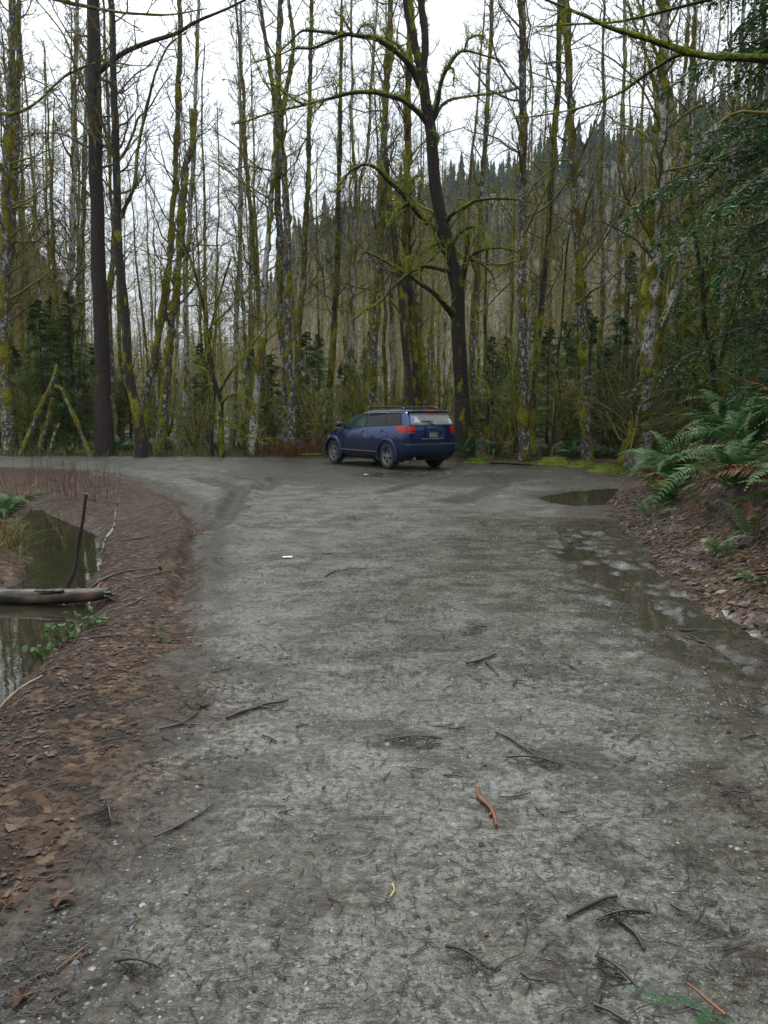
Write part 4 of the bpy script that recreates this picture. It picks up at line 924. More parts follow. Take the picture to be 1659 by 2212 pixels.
for i, (y, d, s, n, pale, lab) in enumerate([
    (8.6, 1.75, 1.25, 18, 0, 'large sword fern arching over the litter at the right edge'), (9.9, 1.45, 1.15, 17, 1, 'big sword fern with a pale frond in the middle of the bank'),
    (11.2, 1.95, 1.2, 17, 1, 'sword fern high on the bank behind the middle one'), (12.6, 1.25, 1.1, 16, 0, 'sword fern reaching over the road end of the bank'), (14.2, 1.35, 1.1, 16, 1, 'sword fern at the far end of the bank by the bend'),
    (10.4, 2.6, 1.25, 17, 1, 'sword fern near the top of the bank at the right edge'), (13.2, 2.3, 1.15, 16, 0, 'sword fern on top of the bank below the mossy stems'), (7.5, 1.5, .95, 13, 0, 'dark fern hanging low at the right edge'),
    (15.4, 1.1, .95, 14, 0, 'farthest sword fern on the tip of the bank'), (11.7, 1.0, .75, 9, 0, 'smaller fern below the reaching fronds'), (9.2, 2.4, 1.2, 16, 1, 'sword fern high at the right edge above the large one'), (12.0, 2.9, 1.2, 16, 0, 'sword fern along the top of the bank'), (14.9, 2.2, 1.1, 15, 0, 'sword fern behind the far end of the bank'), (8.0, 2.2, 1.1, 14, 0, 'fern crowding the right edge behind the large one')]):
    bp = np.array(BANK); x = np.interp(y, bp[1:10, 1], bp[1:10, 0]) + d
    fern(x - .18, y, s * .92, n, lab, BF, 300 + i, lean=down, pale=pale)
for i, (u, v, s, n, ms, lab) in enumerate([(1425, 1090, .42, 5, None, 'small green fern low on the bank beside the puddle'), (1405, 1118, .38, 5, None, 'tiny fern sprig near the foot of the bank'), (1448, 1082, .55, 3, FRY, 'yellowing fern frond drooping over the litter'),
        (1560, 1205, .34, 4, None, 'small fern sprig in the leaf litter'), (1622, 1165, .45, 6, None, 'low fern sprawling at the right edge'), (1530, 1195, .5, 2, FRP, 'faded fern frond lying on the litter'), (1520, 1100, .36, 5, None, 'dark little fern under the big arching fronds'), (1640, 1262, .3, 4, None, 'small fern tuft at the right edge low down')]):
    # walk the view ray down to the bank
    r = np.array(ray(u, v)); ss = np.linspace(5, 20, 400); hp = height(r[0] * ss, r[1] * ss); below = np.argmax(EYE + r[2] * ss < hp)
    x, y = r[0] * ss[below], r[1] * ss[below]
    fern(x, y, s * 1.3, n, lab, 'small ferns in the bank litter', 330 + i, meshes=ms, elev=(.2, .7))
for i, (u, v, s, lab) in enumerate([(1530, 1000, 1.0, 'rusty dead fern fronds hanging on the bank between green ferns'), (1478, 1005, .8, 'rusty dead fern under the far green ferns'), (1570, 965, .8, 'rusty dead fern higher on the bank')]):
    r = np.array(ray(u, v)); ss = np.linspace(5, 20, 400); hp = height(r[0] * ss, r[1] * ss); below = np.argmax(EYE + r[2] * ss < hp)
    fern(r[0] * ss[below], r[1] * ss[below], s, 7, lab, 'dead ferns on the bank', 350 + i, meshes=FRB, elev=(-.3, .3), lean=down)
EF = 'ferns along the forest edge'
for i, u in enumerate([150, 260, 290, 330, 365, 470, 520, 585, 640, 1075, 1180, 1230, 1320, 1010]):
    y = (29.6 if u < 700 else 26.0) + rg.uniform(-.4, .8); x = (u - 829.5) / 1702 * y
    fern(x, y, rg.uniform(.7, 1.0), 11, 'low sword fern at the forest edge behind the road', EF, 370 + i, pale=int(rg.random() < .35))
fern(-5.25, 10.6, .9, 14, 'dark fern hanging over the ditch at the left edge', None, 399, z=.1, elev=(.2, .8))
fern(-4.95, 9.4, .7, 11, 'second fern at the left edge below the dark one', None, 398, z=.05, elev=(.1, .7))
# ------------------------------------------------------------------ the parked car (x right, y forward, z up, rear axle at y = 0)
def paint():
    t = NT('blue_paint'); v = t.obj(); z = t.n('ShaderNodeSeparateXYZ', _0=v).outputs[2]
    n = t.noise(v, 3.5, 5, .65); nf = t.noise(v, 60, 2)
    d = t.ramp(t.math('ADD', z, t.math('MULTIPLY', t.math('SUBTRACT', n, .5), .55)), .96, .84)
    d = t.math('MULTIPLY', d, t.ramp(nf, .1, .8, .55, .85))
    col = t.mix(d, (.002, .026, .125), (.005, .007, .010))  # darker low down: dirt, plus the dark ground's reflection put into the colour
    return t.out(t.pr(Base_Color=col, Roughness=t.mixf(d, .22, .6), Metallic=t.mixf(d, .8, 0.), Specular_IOR_Level=t.mixf(d, .5, .15), Coat_Weight=t.mixf(d, 1., .0), Coat_Roughness=.06))
M['paint'] = paint()
M['black_trim'] = plain('black_trim', (.012, .012, .013), .45)
M['tyre'] = plain('tyre_rubber', (.020, .019, .018), .8)
M['rim'] = plain('dirty_rim', (.20, .195, .18), .42, .6)
M['well'] = plain('wheel_well', (.006, .006, .006), .95)
M['chrome'] = plain('worn_chrome', (.35, .35, .36), .3, .8)
M['lettering'] = plain('dark_lettering', (.02, .02, .025), .35, .5)
M['plate'] = plain('plate_face', (.19, .195, .195), .55)
M['sticker_blue'] = plain('sticker_blue', (.20, .36, .75), .5); M['sticker_white'] = plain('sticker_white', (.7, .72, .7), .5); M['sticker_dark'] = plain('sticker_dark', (.08, .12, .12), .5)
def glass(name, col, rough=.04, ior=1.36):
    t = NT(name); return t.out(t.pr(Base_Color=t.mix(t.noise(t.obj(), 4, 3), tuple(c * .6 for c in col), col), Roughness=rough, IOR=ior))
M['glass_dark'] = glass('tinted_glass', (.010, .011, .011)); M['glass_green_light'] = glass('green_light_glass', (.018, .050, .036), .06)  # front pane: green light coming through it is put into the base colour
M['glass_rear'] = glass('rear_glass', (.32, .32, .30), .08, 1.5)  # pale base colour stands in for sky reflected in the glass
def lens(name, col): t = NT(name); return t.out(t.pr(Base_Color=t.mix(t.noise(t.obj(), 25, 2), tuple(c * .6 for c in col), col), Roughness=.25, Coat_Weight=.25, IOR=1.45))
M['lens_red'] = lens('red_lens', (.55, .004, .004)); M['lens_clear'] = lens('clear_lens', (.26, .05, .045)); M['lens_head'] = lens('head_lens', (.5, .52, .52))

CAR = tag(empty('parked_car', (.82, 22.75, 0), math.radians(35)), 'dirty blue sport utility car parked on the gravel with its rear to us', 'car')
ZT = (np.array([-1.1, 0, 1, 2, 2.7, 3.3, 3.7, 3.95]), np.array([1.25, 1.22, 1.18, 1.14, 1.10, 1.00, .90, .80]))
def ztop(y): return np.interp(y, *ZT)
WL = (np.array([.28, .36, .5, .7, .9, 1.05, 1.15, 1.22]), np.array([.80, .87, .905, .915, .912, .90, .885, .868]))
YRL = (np.array([.28, .36, .45, .62, .70, .735, .90, 1.1, 1.22]), np.array([-.78, -.92, -.985, -1.0, -.99, -.94, -.95, -.95, -.94]))
YFL = (np.array([.28, .4, .6, .8, 1., 1.22]), np.array([3.72, 3.86, 3.90, 3.88, 3.80, 3.66]))
WG = (np.array([1.18, 1.25, 1.4, 1.52, 1.58, 1.62]), np.array([.875, .858, .82, .785, .752, .685]))
YRG = (np.array([1.18, 1.25, 1.4, 1.55, 1.62]), np.array([-.945, -.935, -.865, -.775, -.715]))
YFG = (np.array([1.18, 1.3, 1.45, 1.55, 1.62]), np.array([2.74, 2.46, 2.08, 1.78, 1.45]))
def half(zone, zn):
    """half outline in plan, from rear centre round the corner to front centre"""
    if zone == 'L': w, yr, yf, rr, ry = np.interp(zn, *WL), np.interp(zn, *YRL), np.interp(zn, *YFL), .20, .75
    else: w, yr, yf, rr, ry = np.interp(zn, *WG), np.interp(zn, *YRG), np.interp(zn, *YFG), .13, .35
    x1 = np.linspace(0, w - rr, 7)[:-1]; p1 = np.column_stack([x1, yr + .05 * (x1 / w) ** 2]); y0 = yr + .05 * ((w - rr) / w) ** 2
    th = np.linspace(0, np.pi / 2, 8); p2 = np.column_stack([w - rr + rr * np.sin(th), y0 + rr - rr * np.cos(th)])
    y3 = np.linspace(y0 + rr, yf - ry, 30)[1:-1]; p3 = np.column_stack([np.full(len(y3), w), y3])
    th = np.linspace(0, np.pi / 2, 12); p4 = np.column_stack([w * np.cos(th) ** .7, yf - ry + ry * np.sin(th)])
    p = np.vstack([p1, p2, p3, p4])
    p[:, 0] *= (1 - .07 * sstep(2.2, 3.9, p[:, 1])) * (1 - .02 * sstep(.8, -.9, p[:, 1]))
    return p
def shell(zone, levels):
    rings = []
    for zn in levels:
        h = half(zone, zn); full = np.vstack([h * [1, 1], (h * [-1, 1])[-2:0:-1]])
        y = full[:, 1]
        z = .28 + (zn - .28) / .94 * (ztop(y) - .28) if zone == 'L' else (ztop(y) - .03) + (zn - 1.18) / .44 * (1.62 - ztop(y) + .03)
        rings.append(np.column_stack([full, z]))
    return np.array(rings)
def ring_mesh(mb, rings, cap_top=None, cap_bot=True):
    m, n = rings.shape[:2]
    idx = np.arange(m * n).reshape(m, n); nx = np.roll(idx, -1, 1)
    q = np.stack([idx[:-1], nx[:-1], nx[1:], idx[1:]], -1).reshape(-1, 4)
    mb.add(rings.reshape(-1, 3), q)
    hN = n // 2
    def cap(r, off, flip):
        f = [(off + i, off + i + 1, off + n - i - 1, off + (n - i) % n) for i in range(1, hN - 1)]
        tri = [(off, off + 1, off + n - 1), (off + hN - 1, off + hN, off + hN + 1)]
        if flip: f = [t[::-1] for t in f]; tri = [t[::-1] for t in tri]
        return f, tri
    base = mb.n - m * n
    for off, flip, do in ((0, True, cap_bot), ((m - 1) * n, False, cap_top)):
        if do:
            f, tri = cap(None, off, flip)
            mb.F[4].append(np.array(f) + base); mb.F[3].append(np.array(tri) + base)
mb = MB(); ring_mesh(mb, shell('L', [.28, .32, .36, .40, .45, .53, .62, .68, .705, .725, .74, .82, .9, .98, 1.05, 1.1, 1.15, 1.19, 1.22]), True)
low = mb.build('body', M['paint'], CAR)
cut = MB()
for y in (0, 2.89):
    for s in (-1, 1):
        k = 40; a = np.arange(k) * 2 * np.pi / k; r = .425
        ri = np.column_stack([np.full(k, s * .58), y + r * np.cos(a), .37 + r * np.sin(a)]); ro = ri.copy(); ro[:, 0] = s * 1.1
        v = np.vstack([ri, ro, [[s * .58, y, .37], [s * 1.1, y, .37]]])
        q = np.array([(i, (i + 1) % k, k + (i + 1) % k, k + i) for i in range(k)]); t1 = np.array([((i + 1) % k, i, 2 * k) for i in range(k)]); t2 = np.array([(k + i, k + (i + 1) % k, 2 * k + 1) for i in range(k)])
        if s > 0: q = q[:, ::-1]; t1 = t1[:, ::-1]; t2 = t2[:, ::-1]
        b = cut.n; cut.add(v, q); cut.F[3] += [t1 + b, t2 + b]
cuto = cut.build('cutter', M['well']); cuto.parent = CAR
bpy.context.view_layer.update()
md = low.modifiers.new('cut', 'BOOLEAN'); md.operation = 'DIFFERENCE'; md.solver = 'EXACT'; md.object = cuto
me = bpy.data.meshes.new_from_object(low.evaluated_get(bpy.context.evaluated_depsgraph_get()))
low.modifiers.clear(); low.data = me; me.materials.clear(); me.materials.append(M['paint'])
bpy.data.objects.remove(cuto)
me.polygons.foreach_set('use_smooth', np.full(len(me.polygons), True)); me.set_sharp_from_angle(angle=math.radians(32))
# roof and pillars
R_ = shell('G', [1.18, 1.22, 1.28, 1.34, 1.40, 1.46, 1.52, 1.55, 1.58, 1.60, 1.62])
c0 = np.array([0, .45]); top = R_[-1]; ex = []
for f, dz in ((.93, .022), (.8, .045), (.55, .066), (.25, .076), (.05, .078)):
    q = top.copy(); q[:, 0] *= f; q[:, 1] = c0[1] + (q[:, 1] - c0[1]) * (f ** .8); q[:, 2] = 1.62 + dz; ex.append(q)
mb = MB(); ring_mesh(mb, np.concatenate([R_, np.array(ex)]), True)
o = mb.build('roof', M['paint'], CAR); o.data.set_sharp_from_angle(angle=math.radians(40))

def skin(zone, side, a=None, y=None, z=1., off=.006):
    """point on the body skin at arc length a from the rear centre (or at length y along the flank)"""
    yy = y if y is not None else -.9
    zn = (.28 + (z - .28) / (ztop(yy) - .28) * .94) if zone == 'L' else 1.18 + (z - ztop(yy) + .03) / (1.62 - ztop(yy) + .03) * .44
    h = half(zone, zn); s = np.concatenate([[0], np.cumsum(np.linalg.norm(np.diff(h, axis=0), axis=1))])
    if a is None:
        k = 7 + 7; ys_, as_ = h[k:, 1], s[k:]; a = np.interp(y, ys_, as_)
        sg = 1.
    else: sg = 1. if a >= 0 else -1.; a = abs(a)
    x, yv = np.interp(a, s, h[:, 0]), np.interp(a, s, h[:, 1])
    e = .01; tx, ty = np.interp(a + e, s, h[:, 0]) - np.interp(max(a - e, 0), s, h[:, 0]), np.interp(a + e, s, h[:, 1]) - np.interp(max(a - e, 0), s, h[:, 1])
    L = math.hypot(tx, ty) + 1e-9; nx, ny = ty / L, -tx / L
    nz = 0.0 if zone == 'L' else .35
    return np.array((side * sg * (x + nx * off), yv + ny * off, z + nz * off))
def panel(name, mat, zone, side, c, off=.007, nu=10, nv=6, mode='y', parent=None, bow=0., depth=.015):
    """a panel set proud of the skin; c: four corners (along, z) in order bottom-a, bottom-b, top-b, top-a"""
    c = np.array(c, float); u = np.linspace(0, 1, nu); v = np.linspace(0, 1, nv); g = np.zeros((nv, nu, 3)); gi = np.zeros((nv, nu, 3))
    for j in range(nv):
        for i in range(nu):
            q = (c[0] * (1 - u[i]) + c[1] * u[i]) * (1 - v[j]) + (c[3] * (1 - u[i]) + c[2] * u[i]) * v[j]
            z = q[1] + bow * 4 * u[i] * (1 - u[i]) * v[j]
            k = {'y': q[0]} if mode == 'y' else {'a': q[0]}
            g[j, i] = skin(zone, side, z=z, off=off, **k); gi[j, i] = skin(zone, side, z=z, off=off - depth, **k)
    mb = MB(); mb.grid(g); idx = np.arange(nu * nv).reshape(nv, nu)
    per = np.concatenate([idx[0, :-1], idx[:-1, -1], idx[-1, :0:-1], idx[:0:-1, 0]]); n = len(per)
    pv = np.vstack([g.reshape(-1, 3)[per], gi.reshape(-1, 3)[per]]); mb.add(pv, [(i, (i + 1) % n, n + (i + 1) % n, n + i) for i in range(n)])
    o = mb.build(name, mat, parent or CAR)
    me = o.data; me.set_sharp_from_angle(angle=math.radians(35)); return o
for s in (-1, 1):
    fr = panel('window_frame', M['black_trim'], 'G', s, [(-.66, 1.235), (2.50, 1.115), (1.70, 1.565), (-.50, 1.585)], .004, 36, 8)
    panel('window', M['glass_green_light'], 'G', s, [(1.16, 1.185), (2.36, 1.14), (1.66, 1.53), (1.14, 1.555)], .010, 12, 8)
    panel('window', M['glass_dark'], 'G', s, [(.13, 1.225), (1.06, 1.19), (1.02, 1.56), (.18, 1.57)], .010, 10, 8)
    panel('window', M['glass_dark'], 'G', s, [(-.60, 1.255), (.05, 1.23), (.10, 1.572), (-.44, 1.568)], .010, 8, 8)
    for y0, y1 in ((.10, 1.06), (1.10, 2.32)):       # door seams as thin dark reveals
        pass
    for yy in (.98, .02, 2.30):
        panel('door_seam', M['well'], 'L', s, [(yy - .005, .42), (yy + .005, .42), (yy + .005, 1.15), (yy - .005, 1.15)], .002, 2, 10)
    for yy, zz in ((1.22, 1.02), (.24, 1.055)):
        panel('door_handle', M['paint'], 'L', s, [(yy, zz), (yy + .22, zz - .005), (yy + .21, zz + .04), (yy + .01, zz + .045)], .038, 5, 3, depth=.04)
    panel('side_moulding', M['chrome'], 'L', s, [(.50, .465), (2.40, .465), (2.40, .495), (.50, .495)], .012, 16, 3, depth=.02)
    panel('sill', M['black_trim'], 'L', s, [(.46, .285), (2.44, .285), (2.44, .40), (.46, .40)], .006, 16, 3)
    # tail light: outer lamp on the wing, inner lamp on the tailgate, each with a paler strip below
    panel('tail_light', M['lens_red'], 'L', s, [(.86, 1.075), (1.22, 1.07), (1.27, 1.215), (.85, 1.215)], .022, 12, 5, 'a', depth=.04)
    panel('tail_light', M['lens_red'], 'L', s, [(.61, 1.075), (.845, 1.075), (.838, 1.212), (.60, 1.205)], .022, 7, 5, 'a', depth=.04)
    panel('reversing_light', M['lens_clear'], 'L', s, [(.88, 1.01), (1.16, 1.0), (1.21, 1.062), (.86, 1.066)], .022, 10, 4, 'a', depth=.04)
    panel('reversing_light', M['lens_clear'], 'L', s, [(.64, 1.015), (.855, 1.01), (.845, 1.066), (.62, 1.066)], .022, 6, 4, 'a', depth=.04)
    panel('tail_shoulder', M['paint'], 'L', s, [(.60, .745), (1.20, .745), (1.16, .86), (.72, .86)], .030, 12, 4, 'a', depth=.05)
    panel('headlight', M['lens_head'], 'L', s, [(3.35, .74), (3.78, .72), (3.72, .84), (3.38, .90)], .012, 8, 4)
    # wing mirror
    mb = MB(); th = np.linspace(0, 2 * np.pi, 13)[:-1]
    prof = [(0., .3), (.03, .85), (.07, 1.), (.12, .92), (.15, .55)]
    rings = np.array([[(s * (1.03 + .115 * r * np.cos(t)), 2.28 + d, 1.235 + .085 * r * np.sin(t)) for t in th] for d, r in prof])
    m_, n_ = rings.shape[:2]; idx = np.arange(m_ * n_).reshape(m_, n_); nx = np.roll(idx, -1, 1)
    mb.add(rings.reshape(-1, 3), np.stack([idx[:-1], nx[:-1], nx[1:], idx[1:]], -1).reshape(-1, 4)); mb.add(np.vstack([rings[0], rings[0].mean(0)]), [(i, (i + 1) % n_, n_) for i in range(n_)]); mb.add(np.vstack([rings[-1], rings[-1].mean(0)]), [(i, (i + 1) % n_, n_) for i in range(n_)])
    mb.box((s * .92, 2.33, 1.18), (.14, .07, .05))
    mb.build('wing_mirror', M['black_trim'], CAR)
    # roof rail
    mb = MB(); yy = np.linspace(-.45, 1.35, 15); xx = s * np.interp(yy, [-.45, 1.35], [.60, .60]); zz = 1.675 + .065 * np.minimum(1, np.minimum((yy + .45) / .18, (1.35 - yy) / .18))
    mb.tubes(np.column_stack([xx, yy, zz]), np.full(15, .024), 8, cap=True); mb.build('roof_rail', M['black_trim'], CAR)
    # wheels, flares and wells
    for y in (0, 2.89):
        mbw = MB(); a = np.linspace(-.28, np.pi + .28, 30)
        sec = [(.415, .885), (.415, .945), (.45, .958), (.50, .945), (.515, .905), (.515, .87)]
        g = np.array([[(s * x, y + r * np.cos(t), .37 + r * np.sin(t)) for r, x in sec] for t in a]); mbw.grid(g, flip=s > 0)
        for e in (0, -1): mbw.add(g[e], [(0, 1, 2), (0, 2, 3), (0, 3, 4), (0, 4, 5)])
        mbw.build('wheel_arch', M['paint'], CAR)
        mbw = MB(); a = np.linspace(-.4, np.pi + .4, 24)
        g = np.array([[(s * x, y + .418 * np.cos(t), .37 + .418 * np.sin(t)) for x in (.595, .90)] for t in a]); mbw.grid(g)
        mbw.add(np.vstack([g[:, 0], [[s * .595, y, .3]]]), [(i, i + 1, len(a)) for i in range(len(a) - 1)]); mbw.build('wheel_well', M['well'], CAR)
        wr_ = bpy.data.objects.new('wheel', None); COL.objects.link(wr_); adopt(wr_, CAR); wr_.location = (s * .80, y, .355); wr_.rotation_euler = (0, 0, 0 if s < 0 else math.pi)
        # wheel local: outer face towards -x
        k = 40; a = np.arange(k) * 2 * np.pi / k
        prof = [(.235, -.09), (.25, -.108), (.30, -.115), (.335, -.108), (.353, -.085), (.357, 0), (.353, .085), (.335, .108), (.28, .112), (.235, .10)]
        rings = np.array([[(x, r * np.cos(t), r * np.sin(t)) for t in a] for r, x in prof]); idx = np.arange(len(prof) * k).reshape(len(prof), k); nx = np.roll(idx, -1, 1)
        mt = MB(); mt.add(rings.reshape(-1, 3), np.stack([idx[:-1], idx[1:], nx[1:], nx[:-1]], -1).reshape(-1, 4))
        mt.build('tyre', M['tyre'], wr_)
        mr = MB(); prof = [(.245, .09), (.238, -.06), (.240, -.098), (.225, -.100), (.205, -.085), (.20, -.06)]
        rings = np.array([[(x, r * np.cos(t), r * np.sin(t)) for t in a] for r, x in prof]); idx = np.arange(len(prof) * k).reshape(len(prof), k); nx = np.roll(idx, -1, 1)
        mr.add(rings.reshape(-1, 3), np.stack([idx[:-1], idx[1:], nx[1:], nx[:-1]], -1).reshape(-1, 4))
        for j in range(5):
            for dsp in (-.16, .16):
                t0 = j * 2 * np.pi / 5 + .3; c_, s_ = math.cos(t0 + dsp * .35), math.sin(t0 + dsp * .35); c1_, s1_ = math.cos(t0 + dsp * 1.5), math.sin(t0 + dsp * 1.5)
                p0 = np.array((-.088, .05 * c_, .05 * s_)); p1 = np.array((-.095, .215 * c1_, .215 * s1_)); d = unit(p1 - p0); n_ = np.array((1, 0, 0)); w_ = np.cross(d, n_) * .020
                q = [p0 - w_ * 1.1, p1 - w_, p1 + w_, p0 + w_ * 1.1]; q2 = [x + np.array((.03, 0, 0)) for x in q]
                mr.add(np.array(q + q2), [(0, 1, 2, 3), (4, 7, 6, 5), (0, 4, 5, 1), (2, 6, 7, 3), (1, 5, 6, 2), (0, 3, 7, 4)])
        hub = np.array([[(x, r * np.cos(t), r * np.sin(t)) for t in a[::2]] for r, x in [(.07, -.06), (.068, -.092), (.045, -.104), (.005, -.106)]]); kk = len(a[::2]); idx = np.arange(4 * kk).reshape(4, kk); nx = np.roll(idx, -1, 1)
        mr.add(hub.reshape(-1, 3), np.stack([idx[:-1], idx[1:], nx[1:], nx[:-1]], -1).reshape(-1, 4))
        mr.build('rim', M['rim'], wr_, smooth=False)
        md_ = MB(); disc = np.array([[(x, r * np.cos(t), r * np.sin(t)) for t in a] for r, x in [(.24, -.02), (.01, -.02)]]); idx = np.arange(2 * k).reshape(2, k); nx = np.roll(idx, -1, 1)
        md_.add(disc.reshape(-1, 3), np.stack([idx[:-1], idx[1:], nx[1:], nx[:-1]], -1).reshape(-1, 4)); md_.build('brake_disc', M['well'], wr_)
# rear: glass, stickers, wiper, spoiler, plate, bumper trim, exhaust, lettering
panel('windscreen', M['glass_dark'], 'G', 1, [(2.0, 1.16), (3.3, 1.16), (3.2, 1.52), (1.9, 1.52)], .006, 12, 6, 'a') if False else None
panel('rear_window', M['glass_rear'], 'G', -1, [(-.75, 1.255), (.75, 1.255), (.66, 1.575), (-.66, 1.575)], .008, 24, 8, 'a')
rw = CAR
panel('rear_window_frame', M['black_trim'], 'G', -1, [(-.79, 1.235), (.79, 1.235), (.70, 1.59), (-.70, 1.59)], .003, 24, 8, 'a')
panel('sticker', M['sticker_blue'], 'G', -1, [(.44, 1.455), (.635, 1.44), (.63, 1.50), (.45, 1.515)], .0125, 6, 3, 'a', depth=.003)
panel('sticker', M['sticker_white'], 'G', -1, [(.475, 1.375), (.58, 1.375), (.57, 1.445), (.485, 1.445)], .0125, 5, 4, 'a', depth=.003)
panel('sticker', M['sticker_dark'], 'G', -1, [(.505, 1.40), (.555, 1.40), (.55, 1.415), (.51, 1.415)], .0155, 4, 2, 'a', depth=.003)
panel('sticker', M['sticker_white'], 'G', -1, [(.44, 1.325), (.62, 1.32), (.615, 1.362), (.44, 1.365)], .0125, 6, 3, 'a', depth=.003)
panel('sticker', M['sticker_white'], 'G', -1, [(-.66, 1.36), (-.60, 1.355), (-.60, 1.40), (-.65, 1.40)], .0125, 4, 3, 'a', depth=.003)
panel('sticker', M['sticker_white'], 'G', -1, [(-.68, 1.29), (-.60, 1.285), (-.60, 1.33), (-.67, 1.33)], .0125, 4, 3, 'a', depth=.003)
panel('spoiler', M['black_trim'], 'G', -1, [(-.70, 1.585), (.70, 1.585), (.66, 1.618), (-.66, 1.618)], .11, 24, 3, 'a', depth=.15)
panel('brake_light', M['lens_red'], 'G', -1, [(-.14, 1.592), (.14, 1.592), (.14, 1.612), (-.14, 1.612)], .114, 8, 2, 'a', depth=.02)
mb = MB(); mb.tubes(np.array([(-.05, -.985, 1.225), (.02, -.985, 1.26), (.10, -.965, 1.30), (.20, -.945, 1.335)])* [-1, 1, 1], [.018, .014, .012, .008], 6, cap=True)
mb.tubes(np.array([(-.02, -.955, 1.325), (-.15, -.948, 1.345), (-.30, -.93, 1.352), (-.40, -.915, 1.355)]), [.010, .014, .014, .008], 6, cap=True); mb.build('rear_wiper', M['black_trim'], CAR)
panel('bumper_strip', M['paint'], 'L', -1, [(-1.15, .70), (1.15, .70), (1.15, .735), (-1.15, .735)], .030, 30, 3, 'a', depth=.05)
panel('bumper_strip', M['paint'], 'L', -1, [(-1.15, .50), (1.15, .50), (1.15, .53), (-1.15, .53)], .024, 30, 3, 'a', depth=.04)
panel('bumper_valance', M['black_trim'], 'L', -1, [(-1.0, .29), (1.0, .29), (1.05, .42), (-1.05, .42)], .006, 24, 3, 'a')
panel('plate_recess', M['paint'], 'L', -1, [(-.40, .875), (.40, .875), (.44, 1.085), (-.44, 1.085)], .004, 8, 4, 'a')
panel('plate_recess_lip', M['chrome'], 'L', -1, [(-.40, .855), (.40, .855), (.41, .878), (-.41, .878)], .020, 8, 2, 'a', depth=.03)
pl = panel('licence_plate', M['plate'], 'L', -1, [(-.155, .90), (.155, .90), (.155, 1.05), (-.155, 1.05)], .014, 4, 3, 'a')
mb = MB(); 
for zz in (.897, 1.053): mb.box((0, -.966, zz), (.33, .012, .014))
for xx in (-.16, .16): mb.box((xx, -.966, .975), (.012, .0125, .142))
mb.build('plate_frame', M['black_trim'], CAR)
mb = MB(); mb.tubes(np.array([(-.62, -.72, .33), (-.62, -.93, .33)]), [.033, .036], 12, cap=True); mb.build('exhaust', M['chrome'], CAR)
mb = MB(); mb.tubes(np.array([(.0, -.35, 1.69), (0, -.50, 1.80)]), [.012, .004], 6, cap=True); mb.build('antenna', M['black_trim'], CAR)
cu = bpy.data.curves.new('badge', 'FONT'); cu.body = 'D  O  D  G  E'; cu.size = .062; cu.extrude = .004; cu.align_x = 'CENTER'
to = bpy.data.objects.new('badge', cu); COL.objects.link(to); bpy.context.view_layer.update()
lm = bpy.data.meshes.new_from_object(to.evaluated_get(bpy.context.evaluated_depsgraph_get())); bpy.data.objects.remove(to)
lm.materials.clear(); lm.materials.append(M['lettering'])
lo = bpy.data.objects.new('tailgate_lettering', lm); COL.objects.link(lo); adopt(lo, CAR); lo.location = (0, -.958, 1.115); lo.rotation_euler = (math.pi / 2, 0, 0)
mb = MB(); mb.box((0, 1.45, .30), (1.5, 3.6, .12)); mb.box((0, -.45, .34), (1.2, .7, .14)); mb.box((0, 0, .36), (1.5, .12, .12)); mb.build('underbody', M['well'], CAR)
# ------------------------------------------------------------------ ground cover: leaves, debris, stones
rg = np.random.default_rng(5)
M['litter'] = None
t = NT('fallen_leaf'); v = t.attr('tint'); cr_ = t.t.nodes.new('ShaderNodeValToRGB'); t.t.links.new(v, cr_.inputs[0])
els = cr_.color_ramp.elements; els[0].position = 0; els[0].color = (.012, .008, .006, 1); els[1].position = 1; els[1].color = (.21, .155, .10, 1)
for p_, c_ in ((.3, (.034, .019, .012, 1)), (.6, (.070, .038, .022, 1)), (.85, (.105, .065, .038, 1))):
    e = els.new(p_); e.color = c_
M['litter'] = t.out(t.pr(Base_Color=cr_.outputs[0], Roughness=.5, Specular_IOR_Level=.2))
def leaves(n, sampler, smin, smax, name, label, tilt=.06):
    x, y = sampler(n); z = height(x, y); m = len(x); K = 5
    a0 = rg.uniform(0, 6.28, m); s = (smin + (smax - smin) * rg.beta(1.0, 3.2, m)) * .5 * rg.choice([1, 1, 1.35], m)
    ang = np.arange(K) * 2 * np.pi / K
    rad = s[:, None] * rg.uniform(.40, 1.2, (m, K)); th = a0[:, None] + ang[None]
    cup = rg.uniform(-.08, .14, (m, 1)) * s[:, None]
    e = .04; gx = (height(x + e, y) - height(x - e, y)) / (2 * e); gy = (height(x, y + e) - height(x, y - e)) / (2 * e)
    tx, ty = gx + rg.normal(0, tilt, m), gy + rg.normal(0, tilt, m)
    asp = rg.uniform(.4, 1., (m, 1)); a1 = rg.uniform(0, 6.28, (m, 1)); qx, qy = rad * np.cos(th), rad * np.sin(th) * asp; px_, py_ = qx * np.cos(a1) - qy * np.sin(a1), qx * np.sin(a1) + qy * np.cos(a1)
    ring = np.stack([x[:, None] + px_, y[:, None] + py_, z[:, None] + .005 + s[:, None] * .06 + tx[:, None] * px_ + ty[:, None] * py_ + cup * rg.uniform(.2, 1, (m, K))], -1)
    ctr = np.stack([x, y, z + .005 + s * .06], -1)[:, None]
    V = np.concatenate([ring, ctr], 1).reshape(-1, 3); b = np.arange(m)[:, None] * (K + 1)
    F = np.concatenate([np.concatenate([b + i, b + (i + 1) % K, b + K], 1) for i in range(K)])
    mb = MB(); mb.add(V, F, None, np.repeat(np.clip(rg.beta(1.1, 1.7, m), .01, 1), K + 1))
    return tag(mb.build(name, M['litter'], smooth=False), label, 'leaves', kind='stuff')
